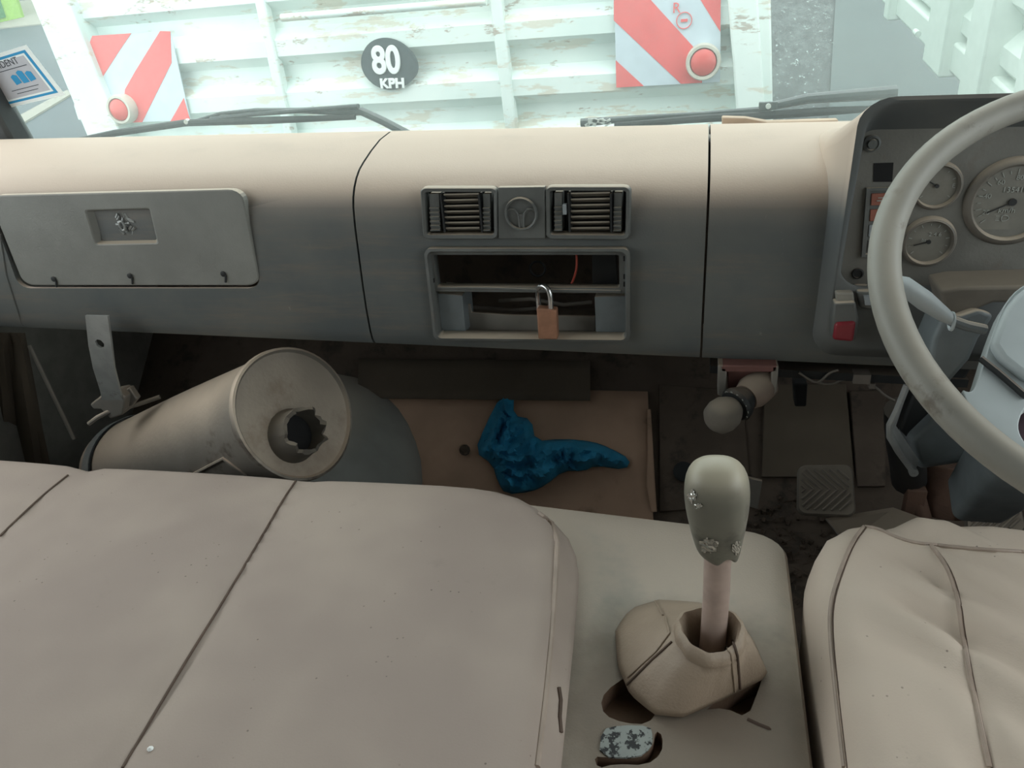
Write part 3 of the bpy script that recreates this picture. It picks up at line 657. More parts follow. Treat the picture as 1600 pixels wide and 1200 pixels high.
# ------------------------------------------------------------------ wires under the dash
t = MB(); t.tube(smoothpts([tuple(at(u, v, y=1.02)) for u, v in ((1248, 582), (1262, 592), (1278, 600), (1296, 582), (1310, 578))]), .0018, 6); t.tube(smoothpts([tuple(at(u, v, y=1.03)) for u, v in ((1268, 596), (1300, 602), (1318, 592), (1350, 592))]), .0018, 6)
tag(t.build('loose_wire', 'wire'), 'looped grey wires under the dash right of the hand brake valve', 'wire')
t = MB(); t.tube(smoothpts([tuple(at(u, v, y=1.03)) for u, v in ((1345, 595), (1368, 604), (1382, 618), (1398, 626))]), .0018, 6); t.box(at(1345, 588, y=1.03), (.022, .02, .014)); t.box(at(1362, 601, y=1.03), (.008, .01, .008))
tag(t.build('wire_connector', 'wire'), 'small connector and wire drooping under the dash by the steering column', 'wire')
t = MB(); t.box(at(1300, 576, y=1.05), (.34, .05, .012), Matrix.Rotation(.03, 3, 'Y')); tag(t.build('support_rail', 'dark'), 'dark metal rail running under the dash edge by the wires', 'rail')

# ================================================================== FLOOR AREA
# wheel arch hump behind the passenger seat front
t = MB(); loops = []
for k in range(9):
    f = k / 8; y = 1.08 + .45 * f; s_ = (.0, .45, .75, .92, 1, 1, 1, 1, 1)[k]
    loops.append([Vector((-.90 + (.20 + .11 * s_) * math.cos(a), y, .0 + (.11 + .11 * s_) * math.sin(a))) for a in [PI * j / 20 for j in range(21)]])
t.loft(loops, closed=True); struct(t.build('floor_wheel_arch', 'hump', smooth=50))
# muffler
mu = empty('exhaust_muffler', at(380, 690, y=1.0), 'dented dusty steel exhaust muffler with a torn pipe stub, under the left of the dash', 'muffler')
c0 = at(462, 645, y=.955); c1 = at(206, 736, y=1.13); ax = (c0 - c1).normalized(); L = (c0 - c1).length; R0 = px(104, c0)
def mrad(th, h): return 1 + .012 * math.sin(3 * th + h * 9)
t = MB(); N = 56
e = ax.cross(Vector((0, 0, 1))).normalized(); gg = e.cross(ax)
def mloop(h, r, fl=0):
    return [c1 + ax * h + (e * math.cos(2 * PI * k / N) + gg * math.sin(2 * PI * k / N)) * r * mrad(2 * PI * k / N, h) for k in range(N)]
t.loft([mloop(-.012, R0 * .8), mloop(0, R0 * .92), mloop(.004, R0 * .97)] + [mloop(.02 + (L - .04) * k / 8, R0 * .97) for k in range(9)] + [mloop(L - .018, R0 * .985), mloop(L - .012, R0 * 1.015), mloop(L - .004, R0 * 1.03), mloop(L + .003, R0 * 1.02), mloop(L + .004, R0 * .985), mloop(L - .001, R0 * .95), mloop(L - .003, R0 * .8), mloop(L - .002, R0 * .3)], c1=True)
mb_ = t.build('muffler_body', 'muffler', mu, smooth=45)
# weld seam and dent lip
t = MB(); tb = bvh(mb_); q = hits(tb, [(385, 742), (350, 716), (300, 742)], 6, .001)
if len(q) > 2: t.tube(q, .003, 6); t.build('weld_seam', 'muffler', mu)
# torn outlet stub on the cap
oc = onplane(458, 680, c0, ax); ro = px(35, oc)
def jag(q, th): return (.020 * noise.noise(Vector((math.cos(th) * 2.3, math.sin(th) * 2.3, 2))) + .008 * noise.noise(Vector((math.cos(th) * 9, math.sin(th) * 9, q * 2)))) if q in (2, 3) else 0
so = oc + e * 0
t = MB(); t.lathe([(ro * 1.25, -.004), (ro * 1.10, .014), (ro * 1.06, .036), (ro * .9, .037), (ro * .88, .012), (ro * .88, -.0005)], so, ax + Vector((0, 0, .05)), 40, c0=False, c1=False, jag=jag); t.build('torn_pipe_stub', 'rubber', mu)['label'] = 'ragged broken pipe stub'
t = MB(); t.lathe([(ro * .9, .0035), (ro * .9, .0045)], so, ax, 32); t.build('pipe_hole', 'black', mu)
# strap clamp
sp = .035
t = MB(); t.loft([mloop(sp, R0 * 1.0), mloop(sp, R0 * 1.025), mloop(sp + .03, R0 * 1.025), mloop(sp + .03, R0 * 1.0)], ring=True); t.build('clamp_band', 'strap', mu, smooth=50)
t = MB(); t.loft([mloop(sp + .03, R0 * .99), mloop(sp + .03, R0 * 1.012), mloop(sp + .036, R0 * 1.012), mloop(sp + .036, R0 * .99)], ring=True); t.build('rubber_liner', 'rubberblk', mu, smooth=50)
ys = .99
cl_ = [at(133, 493, y=.955), at(168, 494, y=.955), at(176, 550, y=.962), at(180, 590, y=.972), at(190, 622, y=.985), at(192, 640, y=.99)]
cr_ = [at(133, 493, y=.955), at(138, 540, y=.96), at(146, 580, y=.968), at(156, 612, y=.98), at(158, 634, y=.987)]
t = MB(); Lc = [at(133, 493, y=.955), at(138, 540, y=.96), at(145, 575, y=.968), at(156, 610, y=.98), at(163, 640, y=.99)]; Rc = [at(168, 494, y=.955), at(174, 540, y=.96), at(178, 575, y=.968), at(187, 610, y=.98), at(196, 640, y=.99)]
t.loft([[l, r, r + yoff(.004), l + yoff(.004)] for l, r in zip(Lc, Rc)]); hs = t.build('hanger_strap', 'strap', mu, smooth=40)
c = MB(); pc = at(156, 537, y=.96); c.lathe([(.0085, -.03), (.0085, .03)], pc, (0, 1, 0), 7); cut(hs, c)
t = MB(); P = quad([(140, 632), (158, 618), (186, 612), (196, 622), (192, 648), (172, 655), (158, 640), (146, 640)], y=.985); t.prism(P, (0, .03, 0)); t.build('clamp_lug', 'metal', mu, bev=.003)
t = MB(); P = quad([(188, 612), (202, 606), (214, 624), (206, 634), (192, 640)], y=1.0); t.prism(P, (0, .012, 0)); t.build('clamp_lug', 'metal', mu, bev=.002)
t = MB(); t.tube([at(139, 662, y=.97), at(152, 652, y=.975), at(168, 644, y=.985), at(215, 632, y=1.02), at(250, 620, y=1.04)], .004, 10); t.build('clamp_bolt', 'metal', mu)
# rod and hanging cloth at far left
t = MB(); t.tube([at(46, 540, y=1.12), at(116, 686, y=1.10)], .0042, 8); tag(t.build('support_rod', 'metal'), 'thin grey rod slanting down from the dash at far left', 'rod')
t = MB(); loops = []
for k in range(14):
    f = k / 13; v = 520 + 270 * f; l = []
    for j in range(9):
        u = -18 + j * 7 + 42 * f * (j / 8) + 10 * f; p = at(u, v, y=1.13 + .012 * math.sin(j * 1.6 + f * 3)); l.append(p)
    loops.append(l)
t.loft(loops, closed=False, c0=False, c1=False); tag(t.build('hanging_cloth', 'card2', solid=.003), 'dark brown cloth hanging under the left end of the dash', 'cloth')
# cardboard on the toe board
TN = Vector((0, -1, 1)).normalized(); T0 = Vector((0, 1.32, -.02))
def toe(u, v, h=0.): return onplane(u, v, T0 + TN * h, TN)
t = MB(); rows = []
for k in range(17):
    f = k / 16; row = []
    for j in range(25):
        s_ = j / 24; u = 470 + (1012 + 10 * f - 470) * s_; v = (600 + 12 * s_ + (235) * f)
        h = .010 + .006 * noise.noise(Vector((s_ * 3, f * 3, 0))) + (.016 * max(0, (s_ - .93) / .07) ** 2 * (0.3 + f))
        p = toe(u, v, h); row.append(p)
    rows.append(row)
t.loft(rows, closed=False, c0=False, c1=False); cbs = tag(t.build('cardboard_sheet', 'card', solid=.003), 'large flattened brown cardboard sheet lying under the blue cloth', 'cardboard')
t = MB(); rows = [[toe(560 + 362 * j / 10, 560 + 62 * k / 4 + 4 * j / 10, .026 + .003 * noise.noise(Vector((j * .5, k, 1)))) for j in range(11)] for k in range(5)]
t.loft(rows, closed=False, c0=False, c1=False); tag(t.build('cardboard_sheet', 'card2', solid=.003), 'smaller dark cardboard piece against the bulkhead above the blue cloth', 'cardboard')
t = MB(); t.tube([toe(1014, 640, .02), toe(1016, 700, .028), toe(1017, 760, .032), toe(1022, 800, .03)], [.004, .006, .009, .006], 8, flat=.5); t.build('torn_edge', 'card', cbs)
# floor pieces right of the cardboard
t = MB(); t.prism([toe(u, v, .006) for u, v in ((1030, 600), (1160, 610), (1175, 790), (1030, 800))], TN * -.004); tag(t.build('floor_mat', 'floor', bev=.002), 'dusty brown floor mat between the cardboard and the pedals', 'mat')
t = MB(); t.lathe([(.02, 0), (.022, .008), (.012, .014)], toe(1068, 738, .004), TN, 20); tag(t.build('floor_plug', 'rubberblk'), 'black round rubber plug on the floor left of the gear knob', 'plug')
t = MB(); t.prism([toe(u, v, .012) for u, v in ((1195, 600), (1322, 600), (1335, 745), (1190, 745))], TN * -.01); tag(t.build('toe_plate', 'card2', bev=.002), 'flat dark plate on the bulkhead behind the clutch pedal', 'plate')
t = MB(); t.prism([toe(u, v, .012) for u, v in ((1328, 610), (1384, 610), (1384, 760), (1340, 760))], TN * -.01); tag(t.build('toe_plate', 'floor', bev=.002), 'narrow dark plate on the bulkhead right of the clutch pedal', 'plate')
t = MB(); t.prism(quad([(1240, 600), (1262, 600), (1260, 636), (1242, 636)], y=1.2), (0, .03, 0)); tag(t.build('pedal_bracket', 'black', bev=.003), 'small black bracket under the dash above the clutch pedal', 'bracket')
# cable boot of dark ribs behind shroud
t = MB(); q = [at(1412, 640, y=1.12), at(1412, 680, y=1.14), at(1418, 720, y=1.16), at(1420, 750, y=1.2)]; t.tube(smoothpts([tuple(p) for p in q], 1), .028, 14); t2 = t.build('column_joint_boot', 'dark'); tag(t2, 'dark ribbed joint boot at the foot of the steering column', 'boot')
# pedals
def pedal(name, px4, y0, lean, label, under=None):
    Q = [at(u, v, y=y0 + (lean if i < 2 else 0)) for i, (u, v) in enumerate(px4)]
    nrm = (Q[1] - Q[0]).cross(Q[3] - Q[0]).normalized()
    if nrm.dot(CAM - Q[0]) < 0: nrm = -nrm
    o = empty(name, (Q[2] + Q[3]) / 2, label, 'pedal')
    t = MB(); t.loft([rr(Q, .16, .16, off=nrm * -.008), rr(Q, .16, .16), rr(Q, .14, .14, ins=.03, off=nrm * .004)])
    pad = t.build('pedal_pad', 'rubber', o, smooth=40)
    t = MB()
    for k in range(-6, 9):
        for s0, s1 in ((-1, 1),):
            a = (.08, .12 * k); pts = []
            for (x, y) in ((.08, .12 * k - .22), (.5 + .12, .12 * k + .18), (.92, .12 * k - .12)) if False else ():
                pass
    # chevron ribs
    for k in range(-3, 8):
        seg = []
        for j in range(13):
            s_ = j / 12; y = .1 + s_ * .8; x = .14 * k + .42 - abs(y - .5) * 1.0
            if .07 < x < .93: seg.append(bil(Q, x, y) + nrm * .005)
            else:
                if len(seg) > 2: t.tube(seg, .0024, 6)
                seg = []
        if len(seg) > 2: t.tube(seg, .0024, 6)
    t.build('tread_ribs', 'rubber', o)
    c_ = bil(Q, .5, .4) - nrm * .008; t = MB(); t.tube([c_, c_ + Vector((0, .04, -.01)), c_ + Vector((0, .10, -.06))], .010, 8); t.build('pedal_arm', 'dark', o)
    return o
pedal('clutch_pedal', [(1246, 727), (1332, 726), (1338, 808), (1245, 804)], 1.12, .06, 'dusty rubber clutch pedal with chevron tread left of the column foot')
pedal('brake_pedal', [(1504, 764), (1590, 764), (1604, 832), (1510, 838)], 1.12, .06, 'dusty rubber brake pedal half hidden by the driver seat')
t = MB(); t.prism(quad([(1166, 746), (1191, 752), (1184, 796), (1166, 790)], y=1.08), (0, .006, .0)); tag(t.build('metal_plate', 'metal', bev=.001), 'small bent metal plate standing behind the gear knob', 'plate')
t = MB(); t.lathe([(.045, 0), (.05, .03), (.042, .09)], at(1475, 800, y=1.2), (0, .3, 1), 24); t.box(at(1425, 800, y=1.17), (.03, .02, .10)); t.tube([at(1430, 765, y=1.18), at(1445, 820, y=1.16)], .014, 8)
tag(t.build('column_foot_joint', 'rust', bev=.002), 'rusty joint at the foot of the steering column beside the brake pedal', 'joint')
t = MB(); t.prism([at(1290, 812, y=1.12), at(1395, 795, y=1.16), at(1490, 830, y=1.1), at(1440, 880, y=1.0), at(1320, 850, y=1.0)], (0, 0, .003)); tag(t.build('floor_plate', 'metal'), 'grey scuffed metal plate lying under the pedals', 'plate')
# litter of dry dirt: clods and straw beside the driver seat
t = MB()
for k in range(260):
    u = random.uniform(1160, 1330); v = random.uniform(775, 960); p = at(u, v, z=.003)
    if p.y > 1.33: p = toe(u, v, .003)
    r = random.uniform(.003, .009)
    a = random.random() * PI
    if k % 3: t.tube([p, p + Vector((math.cos(a), math.sin(a), .15)) * random.uniform(.015, .04)], .0012, 4)
    else: t.box(p, (r, r * 1.4, r), Matrix.Rotation(a, 3, 'Z') @ Matrix.Rotation(a * 2, 3, 'X'))
dl_ = t.build('dirt_litter', 'dirt', smooth=None); tag(dl_, 'dry straw and dirt crumbs on the floor beside the driver seat', 'dirt'); dl_['kind'] = 'stuff'
# blue cloth
out = [(782, 620), (803, 617), (802, 650), (830, 655), (836, 690), (880, 686), (925, 690), (952, 700), (985, 718), (978, 734), (930, 727), (912, 736), (880, 735), (852, 758), (830, 768), (790, 772), (778, 752), (770, 725), (742, 706), (760, 662)]
def inside(u, v, P):
    c = False; j = len(P) - 1
    for i in range(len(P)):
        if (P[i][1] > v) != (P[j][1] > v) and u < (P[j][0] - P[i][0]) * (v - P[i][1]) / (P[j][1] - P[i][1]) + P[i][0]: c = not c
        j = i
    return c
def edist(u, v, P):
    d = 1e9
    for a, b in zip(P, P[1:] + P[:1]):
        ax_, ay_ = b[0] - a[0], b[1] - a[1]; k = max(0, min(1, ((u - a[0]) * ax_ + (v - a[1]) * ay_) / (ax_ ** 2 + ay_ ** 2))); d = min(d, math.hypot(u - a[0] - ax_ * k, v - a[1] - ay_ * k))
    return d
bo = smoothloop(out, 1)
inner_pts = [(u + random.uniform(-1.2, 1.2), v + random.uniform(-1.2, 1.2)) for u in range(740, 990, 4) for v in range(616, 776, 4)]
inner_pts = [q for q in inner_pts if inside(q[0], q[1], bo) and edist(q[0], q[1], bo) > 2.5]
allp = bo + inner_pts; nb = len(bo)
res = delaunay_2d_cdt([Vector(p) for p in allp], [(i, (i + 1) % nb) for i in range(nb)], [], 1, 1e-4)
def ch(u, v):
    d = min(1, edist(u, v, bo) / 14); a = Vector((u * .018, v * .018, 3)); w_ = noise.noise(a) * 2.2
    rg = 1 - abs(noise.noise(Vector((u * .035 + w_, v * .028 - w_, 1)))) * 2.6
    rg2 = 1 - abs(noise.noise(Vector((u * .07 + w_, v * .05, 7)))) * 2
    return .022 + d * (.010 + .030 * max(0, rg) ** 1.5 + .014 * max(0, rg2) ** 1.3)
t = MB(); t.add([toe(p[0], p[1], ch(p[0], p[1])) for p in res[0]], [tuple(f) for f in res[2]]); tag(t.build('blue_cloth', 'cloth', solid=.002, smooth=40), 'crumpled bright blue cloth lying on brown cardboard', 'cloth')
t = MB(); p0 = toe(727, 704, .018); t.lathe([(.012, 0), (.013, .006), (.006, .011)], p0, TN, 10); tag(t.build('dirt_clod', 'dirt'), 'small dark clod on the cardboard just left of the blue cloth', 'dirt clod')

# ================================================================== SEATS
def cushion(name, plan, rad, zt, crown, er, zb, material, parent, seams=(), sd=.006, sw_=.012, wr=None, bulge=.012, na=120, nr=44):
    """plan: FL, FR, RR, RL (x, y); rad: corner radii"""
    P = [Vector((a, b, 0)) for a, b in plan]; ctr = sum(P, Vector()) / 4
    per = []
    for i in range(4):
        A = P[i - 1]; B = P[i]; C_ = P[(i + 1) % 4]; r = rad[i]
        d1 = (A - B).normalized(); d2 = (C_ - B).normalized()
        for k in range(9):
            f = k / 8; p = (B + d1 * r) * (1 - f) ** 2 + B * 2 * f * (1 - f) + (B + d2 * r) * f ** 2; per.append(p)
    L = [0]
    for a, b in zip(per, per[1:] + per[:1]): L.append(L[-1] + (b - a).length)
    rs = []
    for k in range(na):
        s_ = L[-1] * k / na; i = max(j for j in range(len(L) - 1) if L[j] <= s_); f = (s_ - L[i]) / max(1e-9, L[i + 1] - L[i]); rs.append(per[i] * (1 - f) + per[(i + 1) % len(per)] * f)
    def H(x, y, m_):
        z = zt + crown * (1 - m_ ** 3)
        dm = 9
        for (a, b) in seams:
            ab = Vector((b[0] - a[0], b[1] - a[1])); q = Vector((x - a[0], y - a[1])); k = max(0, min(1, q.dot(ab) / ab.length_squared)); dm = min(dm, (q - ab * k).length)
        z -= sd * math.exp(-(dm / sw_) ** 2) + sd * .8 * math.exp(-dm / .05)
        if wr: z += wr(x, y)
        return z
    t = MB(); loops = []
    for k in range(1, nr + 1):
        m_ = k / nr; m_ = m_ ** .8; l = []
        for p in rs:
            d = (p - ctr); edge = d.length * (1 - m_); q = ctr + d * m_
            z = H(q.x, q.y, m_)
            if edge < er: z -= er - math.sqrt(max(0, er ** 2 - (er - edge) ** 2))
            l.append(Vector((q.x, q.y, z)))
        loops.append(l)
    top = loops[-1]
    for f, o_ in ((.15, .006), (.4, bulge), (.7, bulge * .8), (1, .0)):
        l = []
        for p, tp_ in zip(rs, top):
            d = (p - ctr).normalized(); l.append(Vector((p.x + d.x * o_, p.y + d.y * o_, tp_.z + (zb - tp_.z) * f)))
        loops.append(l)
    n = na; vs = [Vector((ctr.x, ctr.y, H(ctr.x, ctr.y, 0)))] + [p for l in loops for p in l]
    fs = [(0, 1 + i, 1 + (i + 1) % n) for i in range(n)]
    for a in range(len(loops) - 1):
        for i in range(n): fs.append((1 + a * n + i, 1 + (a + 1) * n + i, 1 + (a + 1) * n + (i + 1) % n, 1 + a * n + (i + 1) % n))
    fs.append(tuple(1 + (len(loops) - 1) * n + i for i in range(n)))
    t.add(vs, fs); o = t.build(name, material, parent, smooth=70)
    bm = bmesh.new(); bm.from_mesh(o.data); bmesh.ops.triangulate(bm, faces=bm.faces); bm.to_mesh(o.data); bm.free(); return o
sA = (at(462, 750, z=.45), at(192, 1200, z=.45)); dA = sA[1] - sA[0]; s1 = ((sA[0].x - dA.x * .2, sA[0].y - dA.y * .2), (sA[1].x + dA.x, sA[1].y + dA.y))
sB = (at(106, 742, z=.45), at(0, 838, z=.45)); dB = sB[1] - sB[0]; s2 = ((sB[0].x - dB.x, sB[0].y - dB.y), (sB[1].x + dB.x * 4, sB[1].y + dB.y * 4))
ps = empty('passenger_seat', (-.65, .4, .02), 'wide dusty beige vinyl bench seat left of the gear lever', 'seat')
pc = cushion('seat_cushion', [(-1.34, .775), (-.137, .795), (-.075, -.05), (-1.34, -.05)], (.05, .15, .05, .05), .442, .014, .028, .392, 'seat', ps, seams=(s1, s2), sd=.006, sw_=.008)
tb = bvh(pc)
for pl_ in ([(462, 752), (440, 785), (425, 812), (355, 930), (280, 1050), (192, 1200)], [(106, 743), (60, 780), (0, 838)]):
    t = MB(); q = hits(tb, smoothpts(pl_, 2), 8, .0005); t.tube(q, .0015, 6); t.build('seam', 'thread', ps)
t = MB(); q = hits(tb, [(842, 803), (862, 818), (870, 850), (868, 900), (860, 1000), (851, 1090), (838, 1199)], 10, .0005); t.tube(q, .0032, 8); t.build('piping', 'piping', ps)
t = MB(); t.box((-.85, .4, .19), (.8, .6, .36)); t.build('seat_base', 'dark', ps, bev=.01)
p, n_ = hit(tb, 235, 1171)
t = MB(); t.lathe([(.002, -.001), (.0028, .001), (.001, .003)], p, (0.2, 0, 1), 8); tag(t.build('paper_scrap', 'signwhite'), 'tiny white crumb on the beige passenger seat', 'scrap')
# tear on the seat's side
q = hits(tb, [(873, 1075), (876, 1095), (874, 1120), (876, 1145)], 3, .0008)
if len(q) > 3: t = MB(); t.tube(q, .0022, 5, flat=.6); t.build('tear', 'thread', ps)

ds = empty('driver_seat', (.45, .4, .02), 'driver seat in a loose wrinkled beige cover with corded seams', 'seat')
def wr(x, y):
    u = (x - .13) ; f = max(0, 1 - abs(u - .09) / .16)
    w1 = .010 * f * math.sin((y * 1.0 + x * 1.1) * 78 + 2.2 * noise.noise(Vector((x * 6, y * 6, 0)))) * (.6 + noise.noise(Vector((x * 9, y * 9, 5))))
    return w1 + .006 * noise.noise(Vector((x * 7 + y * 3, y * 7, 2))) - .010 * math.exp(-((x - .225 + (y - .75) * .25) / .03) ** 2) * max(0, min(1, (y - .55) * 6))
dsm1 = (at(1462, 860, z=.45), at(1502, 980, z=.45), at(1545, 1200, z=.45))
sm = [((dsm1[0].x, dsm1[0].y), (dsm1[1].x, dsm1[1].y)), ((dsm1[1].x, dsm1[1].y), (dsm1[2].x * 1.02, dsm1[2].y))]
dcu = cushion('seat_cushion', [(.136, .795), (.86, .80), (.86, -.05), (.130, -.05)], (.12, .05, .05, .05), .44, .02, .035, .2, 'dseat', ds, seams=sm, sd=.004, sw_=.008, wr=wr, na=160, nr=60, bulge=.003)
tb = bvh(dcu)
for pl_ in ([(1350, 823), (1330, 848), (1308, 905), (1297, 950), (1298, 1000), (1306, 1080), (1320, 1199)], [(1350, 823), (1372, 826), (1395, 838), (1425, 848), (1460, 852), (1520, 858), (1599, 863)], [(1455, 853), (1480, 885), (1496, 930), (1505, 1000), (1522, 1090), (1546, 1199)]):
    pl_ = smoothpts(pl_, 2); q = hits(tb, pl_, 5, .0004)
    if len(q) > 3: t = MB(); t.tube(q, .0022, 8); t.build('corded_seam', 'piping', ds)
    q = hits(tb, [(u + 4, v + 1) for u, v in pl_], 5, -.0002)
    if len(q) > 3: t = MB(); t.tube(q, .0010, 6); t.build('stitch_line', 'thread', ds)
t = MB(); t.box((.5, .4, .11), (.6, .6, .18)); t.build('seat_base', 'dark', ds, bev=.01)

# ================================================================== ENGINE COVER
ec = empty('engine_cover', (0, .5, .0), 'worn grey beige vinyl engine cover between the seats, torn around the gear lever', 'engine cover')
zc = .38
fl = at(862, 790, z=zc); fr_ = at(1232, 828, z=zc); re = at(1264, 1195, z=zc)
plan = [Vector((fl.x - .16, fl.y + .02, 0)), Vector((fr_.x - .002, fr_.y, 0)), Vector((re.x, re.y - .4, 0)), Vector((fl.x - .05, re.y - .4, 0))]
def sec(ins, z, r=.035):
    q = plan; return [Vector((p.x, p.y, z)) for p in rr([q[0], q[1], q[2], q[3]], .1, .05, 6, ins=ins, insv=ins)]
t = MB(); t.loft([sec(0, .02), sec(0, .2), sec(0, .35), sec(.002, .366), sec(.012, .377), sec(.03, .381), sec(.06, .382)])
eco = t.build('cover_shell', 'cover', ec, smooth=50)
def holes(P, d=.02):
    c = MB(); pts = smoothloop(P, 1); c.prism([at(u, v, z=zc) + Vector((0, 0, .02)) * 0 + Vector((0, 0, .01)) for u, v in pts], (0, 0, -.01 - d)); cut(eco, c, 'foam')
holes([(1000, 1050), (960, 1070), (938, 1094), (944, 1120), (975, 1132), (1012, 1134), (1030, 1110)], .02)
holes([(1095, 1112), (1192, 1058), (1185, 1080), (1168, 1124), (1132, 1108)], .02)
holes([(1024, 1143), (1036, 1152), (1034, 1180), (1010, 1198), (960, 1196), (934, 1203), (928, 1184), (950, 1186), (1000, 1186), (1020, 1170)], .012)
tb = bvh(eco)
# speckled lining showing below the left tear
P = smoothloop([(968, 1133), (1016, 1134), (1020, 1150), (1018, 1168), (996, 1184), (936, 1182), (940, 1140)], 1)
t = MB(); t.prism([at(u, v, z=.3835) for u, v in P], (0, 0, -.002)); t.build('speckled_lining', 'coverpatch', ec)['label'] = 'black speckled pale lining patch'
t = MB(); q = hits(tb, [(1168, 1124), (1185, 1132), (1205, 1140)], 5, .0004); t.tube(q, [.0018] * (len(q) - 1) + [.0006], 5, flat=.6); t.build('tear', 'thread', ec)
# gear lever boot
gb = empty('gear_lever_boot', at(1080, 1060, z=.385), 'tan leather gear lever boot with a ragged open collar', 'gear boot')
NB = 48
rc = at(1107, 985, z=.452); rx, ry = px(50, rc), px(50, rc) * 1.02
basep = [(1200, 1056), (1176, 1000), (1150, 965), (1090, 942), (1030, 938), (985, 952), (962, 985), (966, 1040), (985, 1085), (1022, 1116), (1066, 1120), (1130, 1092)]
bp = [at(u, v, z=.387) for u, v in basep]
cb = sum(bp, Vector()) / len(bp)
def bray(th):
    best = None; d = Vector((math.cos(th), math.sin(th), 0))
    o_ = Vector((rc.x - .008, rc.y + .0, .387))
    for a, b in zip(bp, bp[1:] + bp[:1]):
        e_ = b - a; den = d.x * e_.y - d.y * e_.x
        if abs(den) < 1e-9: continue
        w_ = a - o_; s_ = (w_.x * e_.y - w_.y * e_.x) / den; k = (w_.x * d.y - w_.y * d.x) / den
        if s_ > 0 and -1e-6 <= k <= 1 + 1e-6: best = s_ if best is None else max(best, s_)
    return o_ + d * (best or .05)
def rim(th, k, z): wob = 1 + .05 * math.sin(3 * th + 1) + .02 * math.sin(11 * th); return Vector((rc.x + rx * k * wob * math.cos(th), rc.y + ry * k * wob * math.sin(th), rc.z + z + .004 * math.sin(2 * th + .5)))
lp = []
TH = [2 * PI * k / NB for k in range(NB)]
for k_, z_ in ((.55, -.055), (.72, -.03), (.82, -.012), (.87, -.002), (.93, .003), (1.0, .002), (1.07, -.004), (1.07, -.010), (1.02, -.013)):
    lp.append([rim(th, k_, z_) for th in TH])
for f in (.15, .35, .55, .75, .9, 1.):
    l = []
    for th in TH:
        a = rim(th, 1.06, -.014); b = bray(th); p = a.lerp(b, f); p.z = a.z + (b.z - a.z) * (f ** 1.35); p.z += .005 * noise.noise(Vector((p.x * 30, p.y * 30, 3))) * math.sin(PI * f)
        p += (b - a).normalized().cross(Vector((0, 0, 1))) * .003 * math.sin(th * 5) * math.sin(PI * f); l.append(p)
    lp.append(l)
t = MB(); t.loft(lp, c0=False, c1=False); bt = t.build('boot_skirt', 'leather', gb, smooth=60, solid=.002)
tb = bvh(bt)
for pl_ in ([(1040, 965), (1046, 990), (1025, 1018), (975, 1064)], [(1132, 1003), (1142, 1022), (1148, 1080)], [(1050, 1003), (1020, 1030), (980, 1070)], [(1024, 940), (1036, 962)], [(1145, 1000), (1152, 1025), (1156, 1076)]):
    q = hits(tb, pl_, 8, .0005)
    if len(q) > 3: t = MB(); t.tube(q, .0013, 6); t.build('stitched_seam', 'thread' if pl_[0][0] in (1050, 1145) else 'leather', gb)
t = MB(); q = [rim(th, 1.03, -.012) for th in TH]; t.tube(q, .0012, 5, closed=True); t.build('stitched_seam', 'thread', gb)
# gear lever
gl = empty('gear_lever', at(1112, 1010, z=.42), 'gear lever with worn grey knob part wrapped in shiny film', 'gear lever')
b0 = at(1108, 1040, z=.385); kb = at(1122, 855, y=.575); kt = at(1119, 724, y=.555)
gx = at(1114, 1000, z=.43)
t = MB(); t.tube([b0, gx, gx.lerp(kb, .5) + Vector((.0008, 0, 0)), kb, kb.lerp(kt, .2)], px(21, kb), 20); t.build('lever_shaft', 'shaft', gl)
ax = (kt - kb).normalized(); e = Vector((1, 0, 0)); e = (e - ax * e.dot(ax)).normalized(); g_ = ax.cross(e); L = (kt - kb).length
lv = [(-.04, 31, 30), (.0, 34, 32), (.15, 38, 35), (.35, 44, 40), (.55, 49, 44), (.7, 50.5, 46), (.82, 48.5, 44), (.91, 42, 38), (.97, 30, 27), (1.0, 14, 12)]
loops = []
for h, a, b in lv:
    s_ = px(1, kb.lerp(kt, h)); l = []
    for k in range(36):
        th = 2 * PI * k / 36; c_, sn = math.cos(th), math.sin(th); q = (abs(c_) ** 2.6 + abs(sn) ** 2.6) ** (-1 / 2.6)
        dz = 0
        if h <= 0: dz = .006 * math.sin(th * 2 + .6) + .018 * max(0, 1 - abs(((th - 5.15 + PI) % (2 * PI)) - PI) / .45) * (1 if h < 0 else .6)
        l.append(kb + ax * (L * h + dz) + e * c_ * q * a * s_ + g_ * sn * q * b * s_)
    loops.append(l)
t = MB(); t.loft([[p.lerp(kb, .25) for p in loops[0]]] + loops); kn = t.build('gear_knob', 'knob', gl, sub=1, smooth=60)
tb = bvh(kn)
